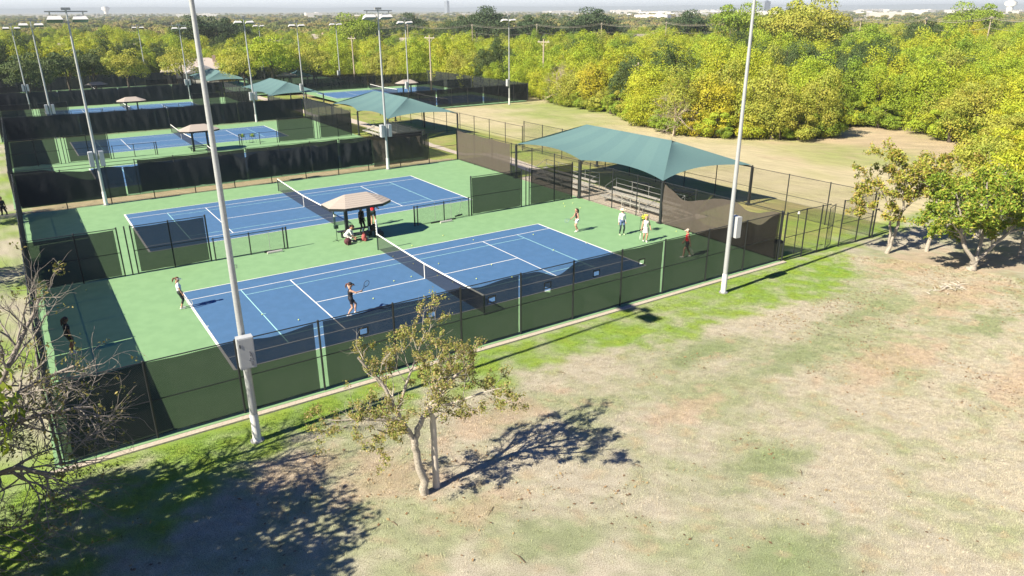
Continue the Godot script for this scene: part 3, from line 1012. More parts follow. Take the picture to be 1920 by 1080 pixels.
# ---------------------------------------------------------------- floodlight poles
func pole(at: Vector3, h: float, label: String, boxes: Array, lamps: int, turn := 0.0):
	var p := thing("floodlight_pole", label, "light pole", at, turn, "tall steel floodlight poles")
	var b := MB.new()
	b.tube([Vector3.ZERO, Vector3(0, h, 0)], [0.13, 0.062], 14)
	obj("shaft", b, mats["pole_steel"], p)
	b = MB.new()
	b.tube([Vector3(0, 0.0, 0), Vector3(0, 1.05, 0), Vector3(0, 1.1, 0)], [0.15, 0.145, 0.13], 14)
	obj("base_sleeve", b, mats["white_paint"], p)
	for q in boxes:
		b = MB.new()
		b.box(Vector3(0, 0, 0), Vector3(0.3, 1.12, 0.52))
		b.box(Vector3(0.155, 0, 0), Vector3(0.02, 1.06, 0.46))
		var bx := obj("control_box", b, mats["box_grey"], p, Vector3(0, 3.66, 0) + Basis(Vector3.UP, q) * Vector3(0.36, 0, 0))
		bx.rotation.y = q
		b = MB.new()
		b.box(Vector3(0.168, 0.3, 0.19), Vector3(0.02, 0.12, 0.03))
		obj("latch", b, mats["black_steel"], bx)
		b = MB.new()
		for e in [[0.1, 0.02, 0.03, 0.09], [0.1, -0.08, 0.03, 0.07], [0.09, -0.2, 0.035, 0.06], [0.16, -0.15, 0.02, 0.3], [0.06, -0.26, 0.03, 0.05]]:
			b.box(Vector3(0.169, e[1], -e[0]), Vector3(0.012, e[3], e[2]), Basis(Vector3.RIGHT, 0.2))
		for k in 3: b.box(Vector3(0.169, -0.33 - k * 0.05, -0.13), Vector3(0.012, 0.02, 0.1))
		obj("marking", b, mats["marking"], bx)
	b = MB.new()
	b.tube([Vector3(0.09, 6.6, 0), Vector3(0.17, 6.6, 0), Vector3(0.17, 6.5, 0), Vector3(0.09, 6.5, 0)], [0.012, 0.012, 0.012, 0.012], 5)
	obj("eyelet", b, mats["galvanised"], p)
	b = MB.new()
	b.tube([Vector3(0.12, -0.05, 0.05), Vector3(0.115, 1.3, 0.05), Vector3(0.105, 3.1, 0.05)], [0.02, 0.02, 0.02], 6)
	obj("conduit", b, mats["galvanised"], p)
	b = MB.new()
	for k in 6:
		var a := TAU * k / 6.0
		b.tube([Vector3(cos(a) * 0.19, 0, sin(a) * 0.19), Vector3(cos(a) * 0.19, 0.1, sin(a) * 0.19)], [0.018, 0.018], 6)
	b.tube([Vector3(0, 0, 0), Vector3(0, 0.05, 0)], [0.24, 0.24], 14)
	obj("base_plate", b, mats["galvanised"], p)
	b = MB.new()
	b.bar(Vector3(0, h - 0.1, -1.35), Vector3(0, h - 0.1, 1.35), 0.09, 0.09)
	b.box(Vector3(0, h + 0.08, 0), Vector3(0.26, 0.18, 0.6))
	for z in [-1.05, 1.05]: b.bar(Vector3(0, h - 0.1, z), Vector3(0.1, h - 0.4, z), 0.08, 0.05)
	obj("cross_arm", b, mats["galvanised"], p)
	for z in [-0.8, 0.8]:
		b = MB.new()
		b.box(Vector3(0.18, h - 0.6, z), Vector3(0.8, 0.27, 1.05), Basis(Vector3(0, 0, 1), -0.25), 0.75)
		var l := obj("floodlight", b, mats["white_paint"], p)
		b = MB.new()
		b.box(Vector3(0.14, h - 0.75, z), Vector3(0.76, 0.03, 1.0), Basis(Vector3(0, 0, 1), -0.25))
		obj("lens", b, mats["lens"], l)

func build_poles():
	pole(Vector3(-0.75, -0.06, 16.9), 16.6, "floodlight pole on the lawn near the fence corner, its box over the near court", [-1.62], 2, 0.0)
	pole(Vector3(24.2, -0.06, 16.45), 16.6, "floodlight pole on the lawn where the lush grass is widest, pale box on its side", [-0.15], 2, 0.0)
	pole(Vector3(-1.0, 0, -23.75), 14.35, "floodlight pole at the left of the fence behind the second court", [PI / 2, -PI / 2], 2, PI / 2)
	pole(Vector3(23.1, 0, -23.6), 14.3, "floodlight pole in front of the second canopy with two pale boxes", [PI / 2, -PI / 2], 2, PI / 2)
	pole(Vector3(-1.7, -0.85, -69.4), 14.2, "floodlight pole at the left of the third block's front fence", [PI / 2, -PI / 2], 2, PI / 2)
	pole(Vector3(23.4, -0.85, -69.2), 14.2, "floodlight pole beside the third canopy", [PI / 2, -PI / 2], 2, PI / 2)
	pole(Vector3(-3.0, -1.75, -114.6), 14.0, "floodlight pole at the left end of the farthest block's fence", [PI / 2, -PI / 2], 2, PI / 2)
	pole(Vector3(23.4, -2.2, -114.6), 14.0, "floodlight pole in front of the farthest canopy", [PI / 2, -PI / 2], 2, PI / 2)
	pole(Vector3(22.8, -3.0, -160.0), 14.2, "slim floodlight pole left of the clubhouse", [], 2, PI / 2)
	pole(Vector3(65.2, -1.0, -65.8), 14.2, "floodlight pole on the field outside the dark screened court", [PI / 2], 2, PI / 2)
	for q in [[553, 134.0, "floodlight pole beside the small pale canopy"], [758, 128.0, "floodlight pole behind the field court's shelter"], [627, 168.0, "floodlight pole between the far shelter and the yellow trees"], [481, 196.0, "slim floodlight pole beside the big round green tree"]]:
		var p := at_range(q[0], q[1])
		pole(p, 14.2, q[2], [PI / 2], 2, PI / 2)

func build_far_courts():
	# the bank of courts across the field and the one behind it
	var b := MB.new()
	b.box(Vector3(57.0, -1.05, -88.0), Vector3(27.9, 0.1, 38.6))
	var s := struct("court_surface", b, mats["court_green"])
	for z in [-83.5, -103.2]:
		b = MB.new()
		rect(b, 44.5, z, 68.3, z + 10.97, -0.996)
		obj("blue_playing_area", b, mats["court_blue"], s)
		for q in [[44.5, z, 68.3, z + 0.08], [44.5, z + 10.9, 68.3, z + 10.97], [44.5, z + 1.37, 68.3, z + 1.43], [44.5, z + 9.55, 68.3, z + 9.6], [44.5, z, 44.6, z + 10.97], [68.2, z, 68.3, z + 10.97], [50.0, z + 1.4, 50.06, z + 9.6], [62.8, z + 1.4, 62.86, z + 9.6]]:
			var m := MB.new()
			rect(m, q[0], q[1], q[2], q[3], -0.988)
			obj("white_line", m, mats["line_white"], s)
		net(Vector3(44.5, -1.0, z), "net of the %s court across the playing field" % ["front", "back"][int(z < -90)], "")
	shelter(Vector3(57.0 - 12.0, -1.0, -84.0), "brown roofed shelter of the court across the playing field")
	b = MB.new()
	b.box(Vector3(48.0, -1.6, -130.0), Vector3(27.9, 0.1, 34.0))
	struct("court_surface", b, mats["court_green"])
	fence("windscreen_fence", "dark screened fence of the farthest court under the far trees", Vector3(34.2, -1.55, -113.5), Vector3(61.8, -1.55, -113.5), 3.0, spaced(27.6, 3.1), {"screens": [[0.1, 27.5]], "screen": {"folds": 0.05}})
	fence("windscreen_fence", "dark screened fence right under the far tree line", Vector3(34.2, -1.55, -146.8), Vector3(61.8, -1.55, -146.8), 3.0, spaced(27.6, 3.1), {"screens": [[0.1, 27.5]], "screen": {"folds": 0.05}})
	shelter(Vector3(34.0, -1.55, -121.0), "small brown roofed shelter of the farthest court by the trees")

# ---------------------------------------------------------------- trees
func leaf_mat(key: String, c: Color, back := 0.7) -> StandardMaterial3D:
	if mats.has(key): return mats[key]
	var m := M(key, c, 0.7)
	m.backlight_enabled = true
	m.backlight = Color(back, back, back * 0.6)
	return m

func tree_materials():
	leaf_mat("leaf_yellowgreen", lin(0.45, 0.49, 0.03))
	leaf_mat("leaf_green", lin(0.25, 0.35, 0.03))
	leaf_mat("leaf_lime", lin(0.37, 0.46, 0.03))
	leaf_mat("leaf_olive", lin(0.40, 0.42, 0.06))
	leaf_mat("leaf_dark", lin(0.045, 0.085, 0.028), 0.2)
	leaf_mat("leaf_deep", lin(0.075, 0.12, 0.028), 0.25)
	leaf_mat("leaf_gold", lin(0.50, 0.46, 0.03))
	leaf_mat("leaf_rust", lin(0.33, 0.19, 0.055))
	leaf_mat("leaf_grey", lin(0.44, 0.37, 0.29), 0.1)
	var bk := ntex(81, 0.03, 4, Color(0.55, 0.54, 0.52), Color(1, 1, 1), 256)
	M("bark_pale", lin(0.52, 0.48, 0.42), 0.9, 0.0, bk, 0.6, ntex_bump(83, 0.08, 3, 6.0, 256), 0.8)
	M("bark_grey", lin(0.36, 0.33, 0.30), 0.9, 0.0, bk, 0.5, ntex_bump(83, 0.08, 3, 6.0, 256), 0.8)
	M("bark_dark", lin(0.11, 0.09, 0.075), 0.9, 0.0, bk, 0.6)

func rdir() -> Vector3:
	var y := rng.randf_range(-1, 1)
	var a := rng.randf() * TAU
	var s := sqrt(1.0 - y * y)
	return Vector3(cos(a) * s, y, sin(a) * s)

func leaf(b: MB, p: Vector3, nrm: Vector3, s: float):
	var t := nrm.cross(rdir()).normalized()
	var u := nrm.cross(t)
	var bend := nrm * s * 0.18
	b.tri(p - t * s, p + u * s * 0.5 - bend * 0.0, p - u * s * 0.5, nrm)
	b.tri(p + t * s - bend, p + u * s * 0.5, p - u * s * 0.5, nrm)

func crown(seed_: int, ctr: Vector3, r: Vector3, blobs: int, count: int, size: float, spread := 0.35) -> MB:
	rng.seed = seed_
	var b := MB.new()
	var C := []
	var low := spread < 0.0  # bushy down to the ground
	for k in blobs:
		var d := rdir()
		if d.y < -0.45 and not low: d.y = -d.y * 0.6
		var q := rng.randf_range(0.4, 0.92)
		var br := rng.randf_range(0.2, 0.4)
		var tone := rng.randf_range(0.78, 1.16)
		var warm := rng.randf_range(0.86, 1.14)
		C.append([ctr + d * r * q, r * br * Vector3(1, rng.randf_range(0.7, 1.0), 1), Color(tone * warm, tone, tone)])
	for k in count:
		var c: Array = C[rng.randi() % blobs]
		var d := rdir()
		if d.y < -0.3 and rng.randf() < 0.6: d.y = -d.y
		var p: Vector3 = c[0] + d * c[1] * rng.randf_range(0.68, 1.14)
		if p.y < 0.05: continue
		var inside := false
		for e in C:
			if e == c: continue
			if ((p - e[0]) / e[1]).length_squared() < 0.5:
				inside = true
				break
		if inside and rng.randf() < 0.85: continue
		var g := rng.randf_range(0.76, 1.18)
		b.col = Color(g * rng.randf_range(0.9, 1.1), g, g * 0.95) * c[2]
		leaf(b, p, (d + rdir() * 0.75).normalized(), size * rng.randf_range(0.6, 1.3))
	return b

func simple_trunk(h: float, r: float, cr: Vector3, seed_: int) -> MB:
	rng.seed = seed_
	var b := MB.new()
	var lean := Vector3(rng.randf_range(-0.3, 0.3), 0, rng.randf_range(-0.3, 0.3))
	b.tube([Vector3(0, -0.15, 0), Vector3(0, h * 0.25, 0) + lean * 0.4, Vector3(0, h * 0.5, 0) + lean, Vector3(0, h * 0.8, 0) + lean * 1.4], [r * 1.3, r, r * 0.75, r * 0.3], 7, false)
	for k in 6:
		var d := rdir()
		d.y = absf(d.y) + 0.5
		var s := Vector3(0, h * rng.randf_range(0.3, 0.5), 0) + lean * 0.8
		var e := Vector3(0, h * 0.55, 0) + d.normalized() * cr * 0.75
		b.tube([s, s.lerp(e, 0.5) + Vector3(0, 0.15, 0), e], [r * 0.5, r * 0.32, r * 0.1], 5, false)
	return b

func tree_template(called: String, h: float, cr: Vector3, blobs: int, leaves: int, size: float, seed_: int, mat: String, bark: String) -> Array:
	var c := crown(seed_, Vector3(0, h - cr.y * 0.98, 0), cr, blobs, leaves, size, -1.0 if called.begins_with("wood") else 0.35)
	var t := simple_trunk(h * 0.9, 0.13 + h * 0.012, cr, seed_ + 1)
	return [called, t.mesh(), c.mesh(), mat, bark]

func place_tree(tp: Array, at: Vector3, s: Vector3, turn: float, mat: String, label: String, group: String) -> Node3D:
	var t := thing(tp[0], label, "tree" if not tp[0].contains("shrub") else "shrub", at, turn, group)
	t.scale = s
	obj("trunk", tp[1], mats[tp[4]], t)
	obj("crown", tp[2], mats[mat], t)
	return t

# a tree grown limb by limb; wood and leaves come back as two builders
func grow(w: MB, lv: MB, p: Vector3, d: Vector3, l: float, r: float, depth: int, o: Dictionary):
	var pts := [p]
	var rad := [r]
	var n := 4
	var q := p
	var dd := d
	for k in n:
		dd = (dd + rdir() * o.get("wander", 0.22) + Vector3.UP * o.get("lift", 0.05)).normalized()
		q = q + dd * l / n
		pts.append(q)
		rad.append(r * lerpf(1.0, 0.45, (k + 1.0) / n))
	w.tube(pts, rad, 6 if r > 0.03 else (4 if r > 0.012 else 3), false)
	if depth <= 0:
		if rng.randf() < o.get("bare", 0.3): return
		var m: int = o.get("leaves", 30)
		for k in m:
			var f := rng.randf_range(0.25, 1.05)
			var i := clampi(int(f * n), 0, n - 1)
			var base: Vector3 = pts[i].lerp(pts[i + 1], clampf(f * n - i, 0, 1))
			var g := rng.randf_range(0.7, 1.2)
			var cc: Color = o.cols[rng.randi() % o.cols.size()]
			lv.col = cc * g
			leaf(lv, base + rdir() * rng.randf() * o.get("fluff", 0.18), (rdir() + Vector3.UP * 0.7).normalized(), o.get("size", 0.06) * rng.randf_range(0.6, 1.3))
		return
	var kids: int = o.get("kids", 4)
	for k in kids:
		var f := rng.randf_range(0.3, 1.0) if k > 0 else 1.0
		var i := clampi(int(f * n), 0, n - 1)
		var base: Vector3 = pts[i].lerp(pts[i + 1], clampf(f * n - i, 0, 1))
		var side := dd.cross(rdir()).normalized()
		var nd := (dd + side * rng.randf_range(0.45, 1.1)).normalized()
		grow(w, lv, base, nd, l * rng.randf_range(0.5, 0.8), maxf(r * rng.randf_range(0.4, 0.6), o.get("min_r", 0.008) * 0.5), depth - 1, o)

func limbed_tree(called: String, label: String, at: Vector3, limbs: Array, o: Dictionary, bark: String) -> Node3D:
	rng.seed = o.seed
	var w := MB.new()
	var lv := MB.new()
	var right := Vector3(cos(YAW), 0, sin(YAW))
	var back := Vector3(-sin(YAW), 0, cos(YAW))
	for lb in limbs:
		var pts := []
		var rad := []
		for q in lb: # [right, up, towards the viewer, radius]
			pts.append(right * q[0] + Vector3.UP * q[1] + back * q[2])
			rad.append(q[3])
		# finer path
		var P := []
		var R := []
		for i in pts.size() - 1:
			for s in 3:
				var t := s / 3.0
				P.append(pts[i].lerp(pts[i + 1], t) + (rdir() * rad[i] * 0.5 if s else Vector3.ZERO))
				R.append(lerpf(rad[i], rad[i + 1], t))
		P.append(pts[-1])
		R.append(rad[-1])
		w.tube(P, R, 9 if rad[0] > 0.06 else 6, false)
		if lb[0][3] > o.get("no_twigs_above", 0.135): continue
		var m: int = o.get("side", 9)
		for k in m:
			var f := lerpf(0.3, 1.0, (k + rng.randf()) / m)
			var i := clampi(int(f * (P.size() - 1)), 0, P.size() - 2)
			var dirn: Vector3 = (P[i + 1] - P[i]).normalized()
			var sd := dirn.cross(rdir()).normalized()
			grow(w, lv, P[i], (dirn * 0.6 + sd * rng.randf_range(0.5, 1.0) + Vector3.UP * 0.1).normalized(), o.get("len", 1.0) * rng.randf_range(0.6, 1.2), maxf(R[i] * 0.5, o.get("min_r", 0.008)), o.get("depth", 2), o)
	var t := thing(called, label, "tree", at)
	t.scale = Vector3.ONE * o.get("scale", 1.0)
	obj("trunk", w, mats[bark], t)
	if lv.v.size() > 0: obj("crown", lv, leaf_mat("leaf_white", Color(1, 1, 1)), t)
	return t

func build_near_trees():
	var ol := [Color(0.33, 0.32, 0.09), Color(0.38, 0.33, 0.11), Color(0.28, 0.30, 0.07), Color(0.40, 0.31, 0.16), Color(0.22, 0.28, 0.05)]
	limbed_tree("lawn_tree", "half bare leaning tree with olive leaves on the lawn beside a dead trunk", Vector3(2.79, -0.08, 22.96), [
		[[0, -0.1, 0, 0.18], [-0.1, 0.9, 0, 0.145], [-0.22, 1.8, 0, 0.13], [-0.3, 2.35, 0, 0.136]],
		[[-0.3, 2.3, 0, 0.10], [-0.55, 2.9, 0.1, 0.085], [-0.85, 3.7, 0.2, 0.07], [-1.35, 4.8, 0.1, 0.05], [-2.0, 5.7, 0.2, 0.03]],
		[[-0.3, 2.3, 0, 0.12], [-0.05, 2.9, -0.1, 0.10], [0.3, 3.6, -0.2, 0.085], [0.9, 4.4, -0.3, 0.06], [1.9, 5.3, -0.2, 0.03]],
		[[-0.62, 3.1, 0.1, 0.06], [-1.3, 3.45, 0.5, 0.045], [-2.2, 3.65, 0.8, 0.03], [-3.0, 3.75, 1.0, 0.015]],
		[[0.3, 3.55, -0.2, 0.06], [1.2, 4.0, 0.3, 0.045], [2.2, 4.5, 0.5, 0.03], [3.0, 4.7, 0.5, 0.015]],
		[[-0.8, 3.5, 0.2, 0.06], [-0.5, 4.4, -0.4, 0.045], [-0.1, 5.4, -0.8, 0.03], [0.2, 6.2, -0.9, 0.015]],
		[[0.5, 3.9, -0.2, 0.05], [0.7, 4.9, 0.4, 0.035], [1.1, 5.7, 0.9, 0.02]],
		[[-0.45, 2.7, 0.1, 0.05], [-0.9, 3.2, 1.0, 0.035], [-1.2, 3.8, 1.7, 0.02]],
		[[0.2, 3.3, -0.1, 0.05], [0.9, 3.9, -1.1, 0.035], [1.7, 4.6, -1.8, 0.02]]],
		{"seed": 11, "cols": ol, "leaves": 46, "bare": 0.42, "size": 0.043, "fluff": 0.17, "side": 11, "len": 0.75, "depth": 2, "kids": 3, "scale": 0.86}, "bark_pale")
	# the dead, barkless trunk next to it
	var d := MB.new()
	d.tube([Vector3(0, -0.1, 0), Vector3(0.0, 0.5, 0), Vector3(-0.02, 1.1, 0.01), Vector3(0.0, 1.7, 0), Vector3(-0.01, 2.2, 0), Vector3(-0.02, 2.6, 0), Vector3(-0.03, 2.72, 0.02)], [0.13, 0.10, 0.108, 0.09, 0.10, 0.085, 0.03], 8)
	d.tube([Vector3(0.0, 2.45, 0), Vector3(0.2, 2.6, 0.05)], [0.05, 0.015], 5)
	tag(obj("dead_trunk", d, mats["dead_wood"], null, Vector3(3.25, -0.06, 22.85)), "pale dead tree trunk without bark standing beside the lawn tree", "dead tree")
	# bare tree reaching over the fence corner, its leafy neighbours stand outside the picture
	var gr := [Color(0.13, 0.17, 0.035), Color(0.20, 0.20, 0.05), Color(0.28, 0.24, 0.08)]
	limbed_tree("bare_tree", "grey twiggy half dead tree reaching over the corner of the screened fence", Vector3(-8.7, -0.06, 18.0), [
		[[0, -0.1, 0, 0.2], [0.1, 1.2, 0, 0.17], [0.1, 2.4, 0.1, 0.15]],
		[[0.1, 2.3, 0.1, 0.12], [0.7, 3.3, 0.1, 0.09], [1.7, 4.3, -0.2, 0.06], [2.9, 4.8, -0.6, 0.03]],
		[[0.1, 2.3, 0.1, 0.12], [0.5, 3.6, -0.6, 0.09], [1.2, 5.0, -1.2, 0.06], [1.8, 6.2, -1.6, 0.03]],
		[[0.1, 2.0, 0.1, 0.10], [1.0, 2.5, 0.6, 0.07], [2.0, 2.9, 0.8, 0.05], [3.0, 2.7, 0.9, 0.02]],
		[[0.1, 2.4, 0.1, 0.10], [-0.4, 3.8, 0.7, 0.08], [-0.3, 5.4, 1.0, 0.05], [0.6, 6.6, 1.0, 0.02]],
		[[0.4, 3.0, 0, 0.08], [1.5, 3.3, -0.9, 0.055], [2.6, 3.2, -1.4, 0.03]],
		[[0.3, 2.7, 0.3, 0.08], [1.3, 3.7, 1.0, 0.055], [2.2, 4.2, 1.5, 0.03]],
		[[0.1, 1.9, 0.1, 0.09], [0.9, 1.9, 1.2, 0.06], [1.7, 1.8, 2.1, 0.03]]],
		{"seed": 23, "min_r": 0.011, "scale": 1.12, "cols": gr, "leaves": 10, "bare": 0.8, "size": 0.05, "side": 14, "len": 1.25, "depth": 2, "kids": 4, "wander": 0.35, "fluff": 0.2}, "bark_grey")
	for q in [[-12.6, 20.4, 7.8, 31, 4.0], [-11.4, 25.2, 7.9, 33, 4.1], [-15.6, 23.2, 9.4, 35, 4.4], [-11.2, 22.8, 8.4, 36, 3.8]]:
		var tp := tree_template("leafy_tree", q[2], Vector3(q[4], q[2] * 0.36, q[4]), 30, 11000, 0.14, q[3], "leaf_green", "bark_grey")
		place_tree(tp, Vector3(q[0], -0.06, q[1]), Vector3.ONE, 0.3, "leaf_green", "leafy green tree off the fence corner shading the lawn, %s" % ["next to the corner", "farther from the fence", "tallest of the clump", "in the middle of the clump"][[31, 33, 35, 36].find(q[3])], "leafy trees shading the lawn")
	for q in [[-12.5, -9.0, 6.5, 37, 2.9], [-13.5, -24.0, 7.5, 39, 3.2]]:
		var tp := tree_template("leafy_tree", q[2], Vector3(q[4], q[2] * 0.36, q[4]), 20, 3600, 0.14, q[3], "leaf_green", "bark_grey")
		place_tree(tp, Vector3(q[0], -0.06, q[1]), Vector3.ONE, 0.3, "leaf_green", "leafy tree beside the path left of the courts", "leafy trees left of the courts")
	# pale-trunked trees at the corner of the open fence
	var fe := [Color(0.36, 0.39, 0.05), Color(0.42, 0.38, 0.07), Color(0.28, 0.36, 0.04), Color(0.46, 0.34, 0.10)]
	limbed_tree("pale_tree", "slim pale trunk tree with thin golden green leaves at the open fence corner", Vector3(37.9, -0.06, 17.6), [
		[[0, -0.1, 0, 0.17], [0.15, 0.9, 0, 0.13], [0.35, 1.9, 0, 0.12], [0.5, 2.6, 0, 0.11]],
		[[0.5, 2.5, 0, 0.10], [0.5, 3.6, 0.2, 0.075], [0.2, 4.8, 0.2, 0.05], [0.3, 6.2, 0, 0.02]],
		[[0.1, 0.6, 0, 0.10], [-0.1, 1.8, 0.1, 0.09], [-0.4, 3.0, 0.2, 0.07], [-1.0, 4.3, 0.3, 0.045], [-1.8, 5.4, 0.2, 0.02]],
		[[0.5, 3.0, 0, 0.07], [1.3, 4.0, -0.3, 0.05], [1.9, 5.2, -0.5, 0.03]],
		[[-0.35, 2.8, 0.2, 0.06], [-1.4, 3.5, -0.2, 0.04], [-2.3, 4.2, -0.4, 0.02]],
		[[0.3, 4.4, 0.2, 0.05], [-0.6, 5.5, -0.4, 0.03], [-0.9, 6.6, -0.5, 0.015]]],
		{"scale": 0.84, "seed": 41, "cols": fe, "leaves": 40, "bare": 0.2, "size": 0.10, "fluff": 0.3, "side": 7, "len": 1.1, "depth": 2, "kids": 3}, "bark_pale")
	limbed_tree("pale_tree", "leaning pale trunk tree standing just behind the slim one, light leaves", Vector3(40.3, -0.06, 18.8), [
		[[0, -0.1, 0, 0.16], [0.1, 1.0, 0, 0.13], [0.3, 2.2, 0, 0.11]],
		[[0.3, 2.1, 0, 0.10], [0.7, 3.4, -0.3, 0.075], [0.6, 4.9, -0.6, 0.05], [0.2, 6.4, -0.6, 0.02]],
		[[0.3, 2.1, 0, 0.10], [1.1, 3.0, 0.2, 0.075], [2.1, 4.2, 0.2, 0.05], [2.7, 5.6, 0, 0.02]],
		[[0.6, 3.0, -0.2, 0.07], [-0.3, 4.2, -0.8, 0.05], [-0.8, 5.4, -1.1, 0.02]]],
		{"scale": 0.84, "seed": 43, "cols": fe, "leaves": 44, "bare": 0.15, "size": 0.10, "fluff": 0.32, "side": 8, "len": 1.2, "depth": 2, "kids": 3}, "bark_pale")
	var gg := [Color(0.23, 0.35, 0.03), Color(0.18, 0.30, 0.03), Color(0.29, 0.38, 0.035), Color(0.38, 0.36, 0.06)]
	limbed_tree("forked_tree", "wide green tree with a thick pale forked trunk on bare ground", Vector3(38.9, -0.06, 22.2), [
		[[0, -0.1, 0, 0.32], [0, 0.4, 0, 0.24], [0, 0.75, 0, 0.2]],
		[[0, 0.6, 0, 0.16], [-0.7, 1.5, 0, 0.13], [-1.3, 2.7, -0.1, 0.11], [-1.6, 4.2, -0.2, 0.07], [-2.2, 5.6, -0.2, 0.03]],
		[[0, 0.6, 0, 0.13], [0.3, 1.7, -0.2, 0.11], [0.5, 3.1, -0.4, 0.09], [0.3, 4.7, -0.6, 0.06], [0.1, 6.2, -0.7, 0.03]],
		[[0, 0.6, 0, 0.134], [0.9, 1.7, 0.1, 0.12], [1.9, 2.9, 0.1, 0.10], [2.8, 4.2, 0, 0.06], [3.6, 5.4, -0.1, 0.03]],
		[[-1.2, 2.5, 0, 0.08], [-2.3, 3.5, 0.3, 0.05], [-3.3, 4.1, 0.4, 0.02]],
		[[1.7, 2.7, 0.1, 0.08], [2.9, 3.4, 0.6, 0.05], [4.0, 3.9, 0.8, 0.02]],
		[[0.4, 2.6, -0.3, 0.08], [1.2, 4.0, -1.2, 0.05], [1.8, 5.3, -1.9, 0.02]],
		[[-1.4, 3.2, -0.1, 0.07], [-1.0, 4.4, -1.2, 0.05], [-1.1, 5.6, -1.8, 0.02]],
		[[0.4, 3.0, -0.3, 0.07], [0.2, 4.2, 0.9, 0.05], [0.4, 5.3, 1.5, 0.02]]],
		{"scale": 0.82, "seed": 47, "cols": gg, "leaves": 46, "bare": 0.06, "size": 0.11, "fluff": 0.36, "side": 9, "len": 1.25, "depth": 2, "kids": 3, "no_twigs_above": 0.17}, "bark_pale")
	var n := 0
	for q in [[46.0, 19.0, 4.6, 1.8, "leaf_yellowgreen"], [44.2, 22.6, 5.4, 2.2, "leaf_yellowgreen"], [49.0, 19.5, 6.2, 2.5, "leaf_yellowgreen"], [52.5, 15.5, 5.8, 2.4, "leaf_olive"], [54.0, 21.0, 6.6, 2.8, "leaf_lime"], [59.5, 15.5, 6.2, 2.6, "leaf_yellowgreen"], [47.6, 24.6, 5.8, 2.4, "leaf_lime"], [66.0, 12.0, 6.0, 2.6, "leaf_olive"], [62.0, 19.5, 6.8, 2.8, "leaf_yellowgreen"], [69.0, 15.5, 6.6, 2.8, "leaf_lime"], [75.0, 8.5, 6.2, 2.7, "leaf_yellowgreen"]]:
		n += 1
		var tp := tree_template("grove_tree", q[2], Vector3(q[3], q[2] * 0.33, q[3]), 24, 7600, 0.10, 200 + n * 7, q[4], "bark_pale")
		place_tree(tp, Vector3(q[0], gy(q[0], q[1]), q[1]), Vector3.ONE, n * 1.3, q[4], "bushy yellow green tree in the grove behind the pale trunks", "trees of the grove behind the pale trunks")

